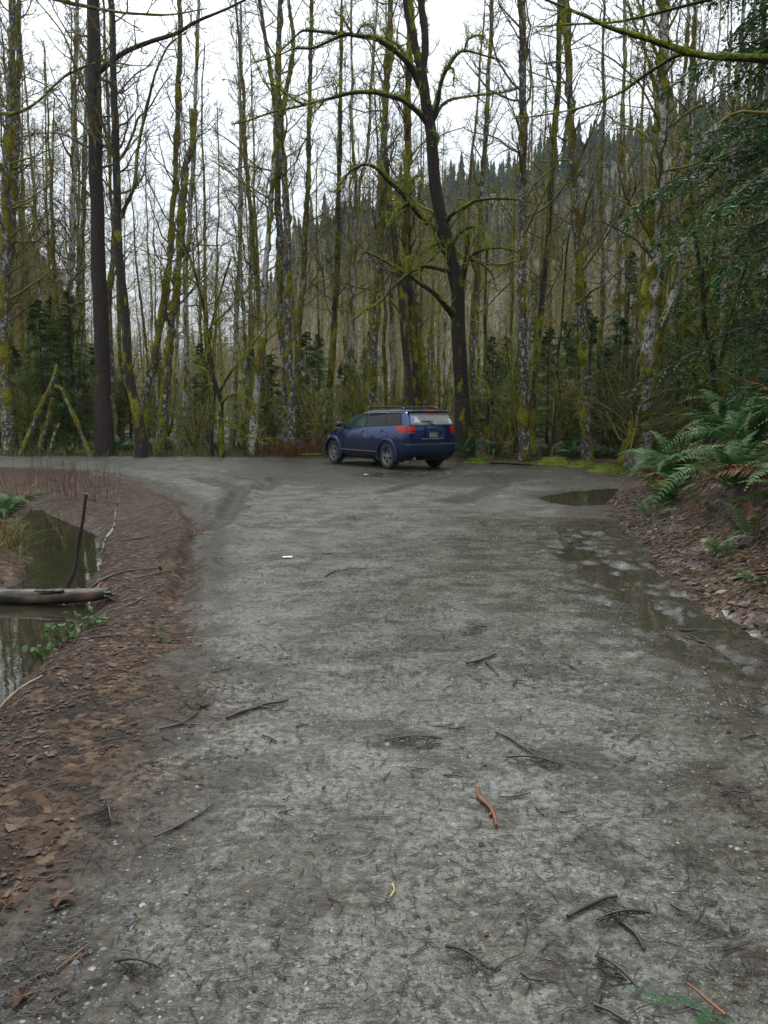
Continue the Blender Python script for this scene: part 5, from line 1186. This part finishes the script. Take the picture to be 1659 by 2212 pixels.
def samp_left(n):
    y = 2.2 * (24 / 2.2) ** rg.uniform(0, 1, n * 5); x = rg.uniform(-.56, .05, n * 5) * y
    sd = poly_sd(x, y, ROAD); k = (sd + .7 * fbm(x * 1.5, y * 1.5, 0, 41) > rg.exponential(.4, len(x)) - .2) & (fbm(x * 2.2, y * 2.2, 0, 45) > -.06) & (rg.uniform(0, 1, len(x)) < sstep(2.2, 5.5, y) * .8 + .2) & (poly_sd(x, y, POND) > -.02) & (x < 1) & (y < 23)
    x, y = x[k][:n], y[k][:n]; return x, y
def samp_right(n):
    y = rg.uniform(4.5, 17.5, n * 6); x = rg.uniform(2, 9, n * 6); bd = bank_d(x, y)
    k = (bd + .25 * fbm(x * 2, y * 2, 0, 42) > -.02) & (bd < 3.6) & (x < y * .6 + .5); return x[k][:n], y[k][:n]
def samp_road(n):
    y = 2.0 * (16 / 2.0) ** rg.uniform(0, 1, n * 4); x = rg.uniform(-.55, .5, n * 4) * y
    sd = poly_sd(x, y, ROAD); k = (sd < 0) & (rg.uniform(0, 1, len(x)) < .10 + .9 * np.exp(sd / .5)) & (fbm(x * 1.1, y * 1.1, 0, 43) > -.1); return x[k][:n], y[k][:n]
def samp_far(n):
    y = rg.uniform(21, 36, n * 3); x = rg.uniform(-.54, .54, n * 3) * y; sd = poly_sd(x, y, ROAD); k = (sd > -.2); return x[k][:n], y[k][:n]
leaves(12000, samp_left, .010, .072, 'leaf_litter', 'red brown leaf litter covering the verge left of the road')
leaves(16000, samp_right, .025, .125, 'leaf_litter', 'brown maple leaf litter covering the right bank', .13)
leaves(500, samp_road, .02, .05, 'scattered_leaves', 'sodden leaf scraps scattered over the gravel road')
leaves(4500, samp_far, .06, .16, 'leaf_litter', 'leaf litter on the forest floor behind the road')

# twig and needle debris on the road
def debris(n):
    y = 1.9 * (20 / 1.9) ** rg.uniform(0, 1, n * 4); x = rg.uniform(-.55, .53, n * 4) * y
    den = sstep(-.25, .45, fbm(x * 1.0, y * .8, 0, 51)) * .8 + .12
    k = (rg.uniform(0, 1, len(x)) < den) & (poly_sd(x, y, ROAD) < 1.6) & (bank_d(x, y) < .3) & (poly_sd(x, y, PUDDLE) > 0) & (poly_sd(x, y, POND) > .05)
    x, y = x[k][:n], y[k][:n]; m = len(x)
    L = rg.gamma(2.2, .016, m) + .012; a = rg.normal(.5, 1.1, m); r = rg.uniform(.0010, .0026, m) * (1 + .04 * y)
    t = np.linspace(-.5, .5, 3)[None]; bend = rg.normal(0, .12, m)[:, None]
    dx, dy = L[:, None] * t, L[:, None] * bend * (t * t * 4 - .4)
    X = x[:, None] + dx * np.cos(a)[:, None] - dy * np.sin(a)[:, None]; Y_ = y[:, None] + dx * np.sin(a)[:, None] + dy * np.cos(a)[:, None]
    Z = height(x, y)[:, None] + r[:, None] * 1.5 + .004 + 0 * X
    mb = MB(); mb.tubes(np.stack([X, Y_, Z], -1), r[:, None] * np.array([[.7, 1, .5]]), 3)
    return tag(mb.build('twig_debris', M['stick']), 'short dark twigs and needles strewn over the gravel', 'debris', kind='stuff')
debris(10000)
t = NT('loose_stone'); cr_ = t.t.nodes.new('ShaderNodeValToRGB'); t.t.links.new(t.attr('tint'), cr_.inputs[0]); els = cr_.color_ramp.elements
els[0].color = (.035, .038, .038, 1); els[1].color = (.38, .35, .28, 1)
for p_, c_ in ((.5, (.10, .105, .10, 1)), (.8, (.20, .19, .16, 1))): e = els.new(p_); e.color = c_
M['stone'] = t.out(t.pr(Base_Color=cr_.outputs[0], Roughness=.45, IOR=1.45))
def stones(n):
    y = 1.8 * (11 / 1.8) ** rg.uniform(0, 1, n * 3); x = rg.uniform(-.55, .53, n * 3) * y
    k = (poly_sd(x, y, ROAD) < -.45) & (rg.uniform(0, 1, len(x)) < .25 + sstep(-.1, .3, fbm(x * 1.4, y * 1.4, 0, 61))); x, y = x[k][:n], y[k][:n]; m = len(x)
    oc = np.array([(1, 0, 0), (0, 1, 0), (-1, 0, 0), (0, -1, 0), (0, 0, 1), (.7, .7, .25), (-.7, .7, .25), (-.7, -.7, .25), (.7, -.7, .25)], float)
    f = np.array([(0, 5, 4), (5, 1, 4), (1, 6, 4), (6, 2, 4), (2, 7, 4), (7, 3, 4), (3, 8, 4), (8, 0, 4)])
    s = (rg.gamma(2., .0016, m) + .002)[:, None, None] * rg.uniform(.7, 1.3, (m, 9, 1)); sc = rg.uniform(.6, 1.3, (m, 1, 3)); sc[..., 2] *= .6
    v = oc[None] * s * sc; a = rg.uniform(0, 6.28, m); c, sn = np.cos(a)[:, None], np.sin(a)[:, None]
    v = np.stack([v[..., 0] * c - v[..., 1] * sn, v[..., 0] * sn + v[..., 1] * c, v[..., 2]], -1) + np.stack([x, y, height(x, y) + .0005], -1)[:, None]
    F = (f[None] + np.arange(m)[:, None, None] * 9).reshape(-1, 3)
    mb = MB(); mb.add(v.reshape(-1, 3), F, None, np.repeat(np.clip(rg.beta(1.2, 2.8, m), .01, 1), 9))
    return tag(mb.build('loose_gravel', M['stone'], smooth=False), 'loose pale and dark stones lying on the road', 'gravel', kind='stuff')
stones(9000)

# ------------------------------------------------------------------ sticks one can pick out
def stick(name, label, lines, mat, wpx, group=None, cat='stick', lift=.006, z=None, kx=7):
    """lines: uv paths on the ground; the first is the main stick, the rest its side twigs"""
    parts = []
    for ln in lines:
        g = np.array([G(u, v) for u, v in ln]); parts.append(g)
    b = parts[0][0].copy(); b[2] = H(b[0], b[1])
    root = tag(empty(name, b), label, cat, group)
    for i, g in enumerate(parts):
        d = np.linalg.norm(g.mean(0)[:2]); r = wpx / 2 / 1702 * math.hypot(d, EYE) * (1 if i == 0 else .6)
        g[:, 2] = height(g[:, 0], g[:, 1]) + r * .8 + lift
        C, R = resample(g, np.linspace(r * 1.05, r * .65, len(g)), .03)
        C = C + np.stack([noise(np.arange(len(C)) * .35, i, 1, len(label)), noise(np.arange(len(C)) * .35, i, 7, len(label)), 0 * C[:, 0]], -1) * r * .9
        R = R * (1 + .32 * noise(np.arange(len(C)) * .8, i, 3, 9))
        mb = MB(); mb.tubes(C - b, R, kx, cap=True); mb.build('stem' if i == 0 else 'twig', M[mat], root)
    return root
ST = 'sticks lying on the road'
stick('stick', 'orange brown bent stick lying on bare gravel', [[(1029, 1704), (1036, 1722), (1058, 1749), (1067, 1768), (1071, 1786)], [(1062, 1757), (1055, 1764)]], 'stick_orange', 9, ST)
stick('stick', 'dark forked stick on the gravel right of the middle', [[(1009, 1436), (1045, 1428), (1072, 1417)], [(1047, 1430), (1062, 1446), (1080, 1462)]], 'stick', 6, ST)
stick('stick', 'long dark stick lying across the gravel left of the middle', [[(490, 1558), (530, 1541), (575, 1527), (622, 1517)], [(560, 1531), (590, 1535)], [(540, 1538), (560, 1524)]], 'stick', 7, ST)
stick('stick', 'dark straight stick slanting down to the right on the gravel', [[(1072, 1585), (1110, 1603), (1160, 1636)], [(1130, 1617), (1185, 1630)], [(1150, 1630), (1200, 1655)]], 'stick', 6, ST)
stick('stick', 'thick dark stick bent near its right end, low on the right', [[(1227, 1987), (1278, 1960), (1308, 1942), (1331, 1940)]], 'stick', 9, ST)
stick('stick', 'brown curved stick lying below the thick bent one', [[(1319, 1977), (1345, 2004), (1371, 2024), (1388, 2057)]], 'stick', 8, ST)
stick('stick', 'dark stick with an upright twig at the bottom edge', [[(1286, 2178), (1321, 2191), (1362, 2214)], [(1288, 2176), (1299, 2146)]], 'stick', 9, ST)
stick('stick', 'dark stick with a crooked side twig in the bottom right part', [[(1127, 2107), (1144, 2121), (1174, 2124)], [(1144, 2121), (1133, 2149)]], 'stick', 7, ST)
stick('stem', 'pale yellow curved plant stem on the gravel', [[(847, 1911), (852, 1923), (850, 1933), (843, 1943)]], 'stick_yellow', 4, None, 'stem')
stick('stick', 'split orange stick in the lower left corner', [[(121, 2104), (161, 2074), (191, 2050)]], 'stick_orange', 4, ST)
stick('stick', 'long thin dark stick on the left part of the gravel', [[(335, 1813), (392, 1786), (432, 1762), (462, 1741)], [(392, 1786), (360, 1790)]], 'stick', 5, ST)
stick('stick', 'dark twig with side shoots above the leafy patch at left', [[(342, 1580), (395, 1568), (429, 1541)], [(400, 1566), (345, 1552)], [(395, 1568), (440, 1572)]], 'stick', 5, ST)
stick('stick', 'long dark stick at the foot of the right bank', [[(1472, 1358), (1515, 1354), (1559, 1353)]], 'stick', 6, ST)
stick('stick', 'thin dark stick slanting below the bank stick at right', [[(1489, 1369), (1539, 1401), (1592, 1431)], [(1520, 1388), (1470, 1372)]], 'stick', 4, ST)
stick('stick', 'short reddish stick near the middle of the road', [[(694, 1197), (720, 1197)]], 'stick_orange', 4, ST)
stick('stick', 'small dark forked twig left of the middle of the road', [[(702, 1248), (726, 1235)], [(726, 1235), (732, 1230)]], 'stick', 3, ST)
stick('stick', 'dark angled twig by the orange stick, to its right', [[(1078, 1723), (1110, 1722), (1146, 1716)]], 'stick', 4, ST)
stick('stick', 'cluster of short dark twigs right of the orange stick', [[(1155, 1745), (1175, 1762)], [(1160, 1752), (1185, 1748)], [(1138, 1745), (1142, 1762)]], 'stick', 5, ST)
stick('stick', 'thin twig with a reddish end below the middle', [[(800, 1767), (830, 1768), (846, 1768)]], 'stick_orange', 3, ST)
stick('stick', 'curved thin twig lying left of the red ended one', [[(675, 1800), (690, 1808), (733, 1806)]], 'stick', 3, ST)
stick('stick', 'stout stub of wood at the bottom right edge', [[(1448, 1955), (1480, 1975)]], 'stick', 6, ST)
VS = 'twigs on the left verge'
stick('twig', 'dark twig lying on the verge beyond the log', [[(263, 1173), (320, 1162), (385, 1153)]], 'stick', 3, VS)
stick('twig', 'long thin branch running from the log end over the verge', [[(181, 1262), (240, 1252), (302, 1240), (390, 1230)]], 'stick', 4, VS)
stick('twig', 'long twig on the verge just above the log', [[(291, 1257), (350, 1248), (436, 1227)]], 'stick', 3, VS)
stick('twig', 'dark twig on the verge just below the log', [[(235, 1326), (280, 1316), (322, 1304)]], 'stick', 3, VS)
stick('twig', 'pale stick on the verge at the left edge below the ditch', [[(-10, 1493), (50, 1480), (92, 1467)]], 'stick_pale', 4, VS)
stick('twig', 'thin branch lying below the green herbs on the verge', [[(150, 1390), (200, 1386), (262, 1383)], [(230, 1385), (250, 1376)]], 'stick', 4, VS)
stick('twig', 'split orange sliver of wood behind the log end', [[(185, 1285), (205, 1272), (222, 1262)]], 'stick_orange', 7, VS)
# small indistinct twigs
for i in range(46):
    v = rg.uniform(1420, 2190); u = rg.uniform(250, 1600); l = rg.uniform(18, 55); a = rg.normal(-.3, .6)
    p1 = (u + l * math.cos(a), v + l * .5 * math.sin(a)); mid = ((u + p1[0]) / 2 + rg.normal(0, 3), (v + p1[1]) / 2 + rg.normal(0, 4))
    ln = [[(u, v), mid, p1]]
    if rg.random() < .5: ln.append([mid, (mid[0] + rg.normal(0, 16), mid[1] + rg.normal(0, 9))])
    stick('twig', 'small dark broken twig scattered on the near gravel', ln, 'stick', rg.uniform(2.5, 4.5), 'small twigs on the near gravel', 'twig', kx=5)

# fir sprigs: stem with many needles-like side twigs
def sprig(label, u, v, w, n, seed, mat='stick', green=0.):
    r_ = np.random.default_rng(seed); c = G(u, v); sc = w / 1702 * math.hypot(c[1], EYE); b = np.array((c[0], c[1], H(c[0], c[1])))
    root = tag(empty('fir_sprig', b), label, 'sprig', 'broken fir sprigs on the road')
    a0 = r_.uniform(0, 6.28); t = np.linspace(-.5, .5, 7); p = np.column_stack([t * sc * math.cos(a0), t * sc * .8 * math.sin(a0) , .018 + .02 * np.cos(t * 3)])
    mb = MB(); mb.tubes(p, np.linspace(.006, .003, 7), 5, cap=True); mb.build('stem', M['stick'], root)
    m2 = MB(); f, r1, L1 = grow(p[None], np.full((1, 7), .004), np.array([sc]), n, .05, 1., .55, .3, 1.0, 5, 0, .15, r_, .7, .0018)
    f[..., 2] = np.abs(f[..., 2]) * .35 + .008; m2.tubes(f, r1, 3)
    f2, r2, _ = grow(f, r1, L1, 7, .1, 1., .35, .25, .8, 3, 0, .1, r_, .7, .0013); f2[..., 2] = np.abs(f2[..., 2]) * .5 + .006; m2.tubes(f2, r2, 3)
    tag(m2.build('needles', M['grass' if green else 'stick'], root), kind='stuff')
sprig('bushy dark fir sprig in the middle of the near road', 893, 1603, 120, 16, 1)
sprig('dark fir sprig clump on the road between us and the car', 770, 1124, 75, 14, 2)
sprig('smaller dark sprig clump just beyond the white scrap', 758, 1236, 70, 12, 3)
sprig('dark flattened sprig right of the slanting stick', 1150, 1650, 110, 14, 4)
sprig('dark sprig in the leafy patch at lower left', 235, 1760, 110, 14, 5)
sprig('dark sprig clump at the lower right', 1345, 1990, 110, 13, 6)
sprig('small dark sprig on the right part of the road', 1025, 1365, 80, 12, 7)
sprig('dark sprig near the bottom edge right of the middle', 1330, 2110, 120, 14, 8)
sprig('dark sprig in the bottom middle of the road', 1010, 2080, 110, 12, 9)
sprig('dark sprig low on the left gravel', 300, 2100, 100, 11, 10)
# green sprig with an orange stem at the lower right corner
c = G(1525, 2180); b = np.array((c[0], c[1], H(c[0], c[1]))); root = tag(empty('green_sprig', b), 'green cedar sprig with an orange stem in the bottom right corner', 'sprig')
p = np.array([G(1485, 2144), G(1505, 2160), G(1525, 2178), G(1566, 2213)]) - b; p[:, 2] = .03
mb = MB(); C_, R_2 = resample(p, [.003, .004, .0045, .005], .02); mb.tubes(C_, R_2, 6, cap=True); mb.build('stem', M['stick_orange'], root)
FRG = frond_mesh(21, 1., .2, 'hemlock', 18)
for i in range(8):
    o = bpy.data.objects.new('frond', FRG); COL.objects.link(o); adopt(o, root); o.scale = (.10, .08, .05)
    o.location = (-.10 + .02 * i + rg.normal(0, .015), .02 - .012 * i, .02); o.rotation_euler = (rg.normal(0, .2), -.05, math.pi * .9 + rg.normal(0, .7))
# single fallen leaves
def maple_leaf(u, v, wpx, label, tint, seed):
    r_ = np.random.default_rng(seed); c = G(u, v); s = wpx / 1702 * math.hypot(c[1], EYE) / 2
    pts = []
    for i in range(5):
        a = math.radians(90 + (i - 2) * 62); rr = s * (1.05, 1.1, 1.2, 1.1, 1.05)[i] * (.72 if i in (0, 4) else 1)
        pts += [(rr * .72, a - .22), (rr, a), (rr * .72, a + .22)]
        if i < 4: pts.append((s * .45, a + math.radians(31)))
    pts.append((s * .28, math.radians(270)))
    n = len(pts); V = [(r * math.cos(a), r * math.sin(a), .012 + r_.uniform(0, .014)) for r, a in pts] + [(0, 0, .010)]
    mb = MB(); mb.add(V, [(i, (i + 1) % n, n) for i in range(n)], None, tint)
    root = tag(empty('maple_leaf', (c[0], c[1], H(c[0], c[1])), r_.uniform(0, 6)), label, 'leaf', 'single fallen leaves')
    mb.build('blade', M['litter'], root, smooth=False)
    m2 = MB(); m2.tubes(np.array([(0, 0, .014), (.02 * s, -s * .6, .014), (.1 * s, -s * 1.2, .01)]), [.0015, .0015, .001], 4); m2.build('stalk', M['stick_orange'], root)
maple_leaf(127, 1950, 68, 'large tan maple leaf lying on the gravel at lower left', .62, 1)
maple_leaf(46, 2165, 62, 'dark red leaf at the bottom left corner', .35, 2)
maple_leaf(15, 1965, 40, 'reddish leaf at the left edge beside the large tan one', .42, 3)
maple_leaf(435, 1530, 40, 'brown leaf on the gravel near the long dark stick', .4, 4)

# white scraps of litter
def scrap(u, v, wpx, hpx, label, rz):
    c = G(u, v); k = math.hypot(c[1], EYE) / 1702; w, h = wpx * k / 2, hpx * k * 1.5
    mb = MB(); g = np.array([[(w * (2 * a - 1) + .004 * math.sin(7 * b_), h * (2 * b_ - 1), .012 + .002 * math.sin(3 * a + 2 * b_) ** 2) for a in np.linspace(0, 1, 6)] for b_ in np.linspace(0, 1, 5)])
    mb.grid(g, flip=True); g2_ = g.copy(); g2_[..., 2] -= .004; mb.grid(g2_)
    o = mb.build('paper_scrap', M['paper']); o.location = (c[0], c[1], H(c[0], c[1])); o.rotation_euler = (0, 0, rz); tag(o, label, 'litter', 'white scraps on the road')
scrap(621, 1206, 20, 5, 'flat white scrap of paper on the road left of the middle', .1)
scrap(790, 1026, 9, 5, 'small crumpled white scrap on the mud in front of the car', .4)

# ------------------------------------------------------------------ ditch: log, upright stick, herbs, canes, grass
b = np.array((-5.2, 6.85, .0))
root = tag(empty('fallen_log', b), 'bark stripped wet log lying across the ditch at the left edge', 'log')
t = NT('log_wood'); v = t.obj(); zz = t.n('ShaderNodeSeparateXYZ', _0=t.n('ShaderNodeNewGeometry').outputs['Normal']).outputs[2]
n_ = t.noise(t.n('ShaderNodeMapping', Vector=v, Scale=(.25, 1, 1)).outputs[0], 18, 4)
cl = t.mix(t.ramp(n_, .38, .62), (.030, .020, .013), (.135, .084, .052)); cl = t.mix(t.ramp(t.noise(v, 3, 3), .42, .58), cl, (.026, .020, .014))
M['log'] = t.out(t.pr(Base_Color=cl, Roughness=.42, Normal=t.bump(n_, .5, .02)))
mb = MB(); pr_ = np.array([P(-330, 1275, 7.2), P(-60, 1290, 6.95), P(60, 1293, 6.85), P(150, 1292, 6.8), P(205, 1290, 6.75), P(236, 1287, 6.72)])
lumpy(mb, pr_ - b, [.072, .070, .066, .061, .055, .042], 20, .035, 5, .05, .012, 0, .05, freq=5., ridges=.14); mb.build('wood', M['log'], root)
e0 = pr_[-1] - b
for k in range(6):
    a = k * 1.05; q = e0 + np.array((-.03, .030 * math.cos(a), .030 * math.sin(a))); L_ = rg.uniform(.03, .10)
    mb = MB(); mb.tubes(np.array([q, q + (L_ * .5, .002, .003), q + (L_, .006 * math.cos(a), .01 * math.sin(a))]), [.018, .012, .003], 5, cap=True); mb.build('splinter', M['log'], root)
mb = MB()
for k in range(3): p0 = pr_[3] - b + np.array((.08 * k - .25, -.005, .068)); mb.box(p0, (.09, .05, .012), Matrix.Rotation(.2 * k, 3, 'Z'))
mb.build('bark_flake', M['stick'], root)
p = np.array([G(147, 1267, WATER_POND), P(161, 1230, 7.5), P(168, 1180, 7.5), P(178, 1130, 7.45), P(186, 1066, 7.4)]); p[0] = P(146, 1268, 7.5)
b = p[0].copy(); mb = MB(); p = np.vstack([p[0] - np.array((.06, 0, .25)), p]); root = tag(empty('upright_stick', b), 'dark stick standing upright out of the ditch water', 'stick')
C_, R_2 = resample(p - b, [.022, .021, .020, .018, .017, .015], .05); mb.tubes(C_, R_2 * (1 + .15 * noise(np.arange(len(R_2)) * .7, 1, 1, 4)), 8, cap=True); mb.build('stem', M['stick'], root)
mb = MB(); mb.tubes(np.array([C_[8], C_[8] + (.06, 0, .06), C_[8] + (.075, 0, .08)]), [.012, .008, .004], 5, cap=True); mb.build('twig', M['stick'], root)

def herb(u, v, n, s, label, seed, mat='herb'):
    r_ = np.random.default_rng(seed); c = G(u, v); b = (c[0], c[1], max(H(c[0], c[1]), WATER_POND)); root = tag(empty('herb_plant', b), label, 'plant', 'small green herbs on the ditch edge')
    for i in range(n):
        a = r_.uniform(0, 6.28); q = r_.uniform(0, s); l = r_.uniform(.018, .038); x, y, z = q * math.cos(a), q * math.sin(a) * .7, r_.uniform(.03, .12)
        th = np.arange(6) * np.pi / 3; tl = r_.normal(0, .35, 2)
        ring = [(x + l * .6 * math.cos(t_), y + l * .6 * math.sin(t_), z + tl[0] * l * math.cos(t_) + tl[1] * l * math.sin(t_)) for t_ in th]
        mb = MB(); mb.add(ring + [(x, y, z + .004)], [(j, (j + 1) % 6, 6) for j in range(6)], None, r_.uniform(.05, 1)); mb.tubes(np.array([(x * .4, y * .4, 0), (x, y, z)]), [.002, .0015], 3, .0); mb.build('leaf', M[mat], root, smooth=False)
herb(195, 1345, 34, .20, 'leafy green herb by the lower end of the log', 1); herb(150, 1385, 30, .17, 'green herb patch on the ditch edge below the log', 2); herb(95, 1412, 20, .13, 'small green herb lower on the ditch edge', 3)
herb(200, 1085, 12, .12, 'dark green herb among the red canes', 4); herb(346, 1256, 7, .04, 'tiny green plant on the verge beside the gravel', 5); herb(348, 1390, 5, .03, 'bright green seedling in the leaf litter', 6)
def blades(name, label, cx, cy, n, sx, sy, hmin, hmax, mat, seed, lean=.5, group=None, w=.005):
    r_ = np.random.default_rng(seed); x = cx + r_.normal(0, sx, n); y = cy + r_.normal(0, sy, n); z = height(x, y); k = z > WATER_POND - .04; x, y, z = x[k], y[k], z[k]; n = len(x)
    L = r_.uniform(hmin, hmax, n); a = r_.uniform(0, 6.28, n); le = np.abs(r_.normal(0, lean, n)); t = np.linspace(0, 1, 5)
    d = np.column_stack([np.cos(a), np.sin(a)]); C = np.zeros((n, 5, 3)); C[..., :2] = np.stack([x, y], -1)[:, None] + d[:, None] * (L * le)[:, None, None] * (t ** 1.7)[None, :, None]
    C[..., 2] = z[:, None] + L[:, None] * (t[None] - .38 * np.minimum(le, 1.4)[:, None] * t[None] ** 2)
    sd = np.column_stack([-np.sin(a), np.cos(a), 0 * a])[:, None] * (w * np.array([1, .9, .75, .5, .1]))[None, :, None]
    v_ = np.stack([C - sd, C + sd], 2).reshape(-1, 3); i = np.arange(n)[:, None] * 10 + np.arange(4)[None] * 2
    F = np.stack([i, i + 1, i + 3, i + 2], -1).reshape(-1, 4); mb = MB(); mb.add(v_, F, None, np.repeat(r_.uniform(.05, 1, n), 10))
    return tag(mb.build(name, M[mat], smooth=False), label, 'grass', group, 'stuff')
blades('dry_grass', 'matted dry brown grass on the far side of the ditch', -4.95, 8.9, 1200, .35, .8, .10, .36, 'drygrass', 1, .9)
blades('green_grass', 'green grass tuft hanging over the ditch water at left', -4.75, 9.6, 500, .3, .7, .12, .36, 'grass', 2, .9)
blades('green_grass', 'grass tuft growing beside the end of the log', -3.02, 6.7, 26, .06, .05, .12, .28, 'grass', 3, .8)
blades('green_grass', 'short green grass along the forest edge left of the car', -7.5, 29.2, 2600, 3.6, .5, .08, .35, 'grass', 4, .7, w=.010)
blades('green_grass', 'bright green grass behind the car wheels', 1.2, 27.2, 900, 1.6, .35, .08, .30, 'herb', 5, .7, w=.012)
blades('dry_grass', 'tan dry grass along the forest edge', -7., 30., 1500, 5., .6, .15, .5, 'drygrass', 6, .5, w=.009)
blades('dry_grass', 'reddish dry stalks at the foot of the twin alders', -3.2, 28.6, 600, .9, .4, .2, .8, 'bracken', 7, .4, w=.008)
# red canes
def cane(x, y, hgt, label, seed):
    r_ = np.random.default_rng(seed); b = (x, y, H(x, y)); root = tag(empty('cane_shrub', b), label, 'shrub', 'red canes by the ditch'); m = 7; t = np.linspace(0, 1, m)
    for i in range(5):
        mb = MB(); mt = MB()
        p = np.column_stack([r_.normal(0, .14) * t + r_.normal(0, .10), r_.normal(0, .14) * t + r_.normal(0, .10), hgt * r_.uniform(.55, 1.05) * t]) + r_.normal(0, .012, (m, 3)); p[0, 2] = -.03
        mb.tubes(p, np.linspace(.006, .0022, m), 4); f, r1, _ = grow(p[None], np.full((1, m), .003), np.array([hgt]), 5, .3, 1., .25, .12, .6, 4, .1, .15, r_, .8, .0018); mt.tubes(f, r1, 3)
        so = mb.build('stem', M['cane'], root); tag(mt.build('twigs', M['cane'], so), kind='stuff')
for i in range(11):
    u = (70, 95, 112, 128, 142, 155, 168, 190, 215, 232, 20)[i]; v = (1075, 1062, 1080, 1068, 1078, 1062, 1078, 1085, 1078, 1070, 1058)[i]; c = G(u, v)
    cane(c[0], c[1], rg.uniform(.6, 1.0), 'thin upright red canes growing on the verge behind the ditch', 700 + i)
for i, (u, y) in enumerate([(640, 28.3), (665, 28.5), (690, 28.3), (235, 28.9), (300, 28.8), (545, 29)]):
    cane((u - 829.5) / 1702 * y, y, rg.uniform(.8, 1.3), 'reddish bare canes at the foot of the edge trees', 730 + i)
# lichened twig standing at the ditch head
p = np.array([P(218, 1180, 9.3), P(228, 1165, 9.4), P(246, 1140, 9.5), P(250, 1110, 9.5), P(258, 1075, 9.5)]); b = np.array((p[0][0], p[0][1], H(p[0][0], p[0][1]))); p[0] = b - (0, 0, .03)
root = tag(empty('lichened_branch', b), 'pale lichened branch sticking up at the head of the ditch', 'branch'); mb = MB(); lumpy(mb, p - b, [.016, .016, .015, .012, .006], 7, .03, 4, .0, .012, .2, .01); mb.build('stem', M['alder_pale'], root)

# ------------------------------------------------------------------ moss mounds and fallen wood at the bend
def mound(u, v, wpx, hpx, dep, label, seed):
    c = G(u, v); k = c[1] / 1702; w, h = wpx * k / 2, hpx * k; b = (c[0], c[1] + dep * .5, H(c[0], c[1] + dep * .5) - .02)
    g = np.zeros((26, 26, 3)); mm = np.linspace(-1, 1, 26); A, B_ = np.meshgrid(mm, mm, indexing='xy'); q = np.clip(1 - np.hypot(A, B_) ** 1.7, 0, 1)
    g[..., 0] = A * w; g[..., 1] = B_ * dep; g[..., 2] = q ** .55 * h * (1 + .45 * noise(A * 2.5 + seed, B_ * 2.5, 0, seed)) + .03 * q * noise(A * 9, B_ * 9, 0, seed)
    root = tag(empty('moss_mound', b), label, 'moss', 'moss mounds at the bend'); mb = MB(); mb.grid(g, None, .5 + .5 * noise(A * 3, B_ * 3, 2, seed) + .02, flip=True); mb.build('cushion', M['mossmound'], root)
    r_ = np.random.default_rng(seed); n = 900; ii = r_.integers(0, 26 * 26, n); pt = g.reshape(-1, 3)[ii] + r_.normal(0, .03, (n, 3)) * [1, 1, .2]; kx = q.reshape(-1)[ii] > .08; pt = pt[kx]; n = len(pt)
    d = unit(r_.normal(0, .5, (n, 3)) + [0, 0, 1.]); L = r_.uniform(.03, .07, n)[:, None]; sd = unit(np.cross(d, r_.normal(size=d.shape))) * .008
    m2 = MB(); m2.add(np.stack([pt - sd, pt + sd, pt + d * L], 1).reshape(-1, 3), np.arange(n * 3).reshape(-1, 3), None, np.repeat(r_.uniform(.05, 1, n), 3)); tag(m2.build('moss', M['mossmound'], root, smooth=False), kind='stuff')
mound(1200, 1006, 100, 14, .5, 'bright green moss mound at the road edge right of the maple', 1); mound(1262, 1011, 70, 10, .4, 'low bright moss cushion in the middle of the three by the bend', 2); mound(1318, 1019, 90, 13, .45, 'bright green moss mound at the foot of the bend alder', 3)
mound(1030, 1001, 50, 7, .4, 'low green moss patch at the foot of the maple', 4); mound(1440, 1040, 70, 12, .3, 'olive moss patch on the tip of the ferny bank', 5)
def dead_log(u0, v0, u1, v1, w, label, mat='maple', bias=.1, lift=.03):
    SEED[0] += 1; p0, p1 = G(u0, v0), G(u1, v1)
    for p_ in (p0, p1): p_[2] = H(p_[0], p_[1]) + lift
    r = w / 2 / 1702 * p0[1]; root = tag(empty('fallen_branch', p0), label, 'branch', 'fallen branches at the forest edge'); mb = MB()
    m_ = (p0 + p1) / 2 + np.array((0, 0, .03)); lumpy(mb, np.array([p0, m_, p1]) - p0, [r, r, r * .5], 8, .1, SEED[0], bias, .02, .4, .05); mb.build('wood', M[mat], root)
dead_log(1060, 1003, 1180, 1008, 5, 'dark fallen branch lying at the road edge right of the maple', bias=-.3)
dead_log(640, 987, 760, 991, 4, 'thin fallen branch in the grass left of the car', bias=-.2)
dead_log(200, 984, 90, 983, 4, 'mossy fallen branch under the leaning poles')
dead_log(1500, 935, 1460, 938, 6, 'short mossy branch stub behind the ferns', lift=.9) if False else None

# ------------------------------------------------------------------ damp air
t = NT('damp_air'); vp = t.n('ShaderNodeVolumePrincipled', Color=(.93, .96, 1.), Density=.0002, Anisotropy=.2)
om = t.t.nodes.new('ShaderNodeOutputMaterial'); t.t.links.new(vp.outputs[0], om.inputs['Volume'])
mb = MB(); mb.box((0, 205, 67), (720, 440, 140)); hz = mb.build('haze', t.m, smooth=False)
tag(hz, 'thin damp air over the road and the wood', kind='stuff')
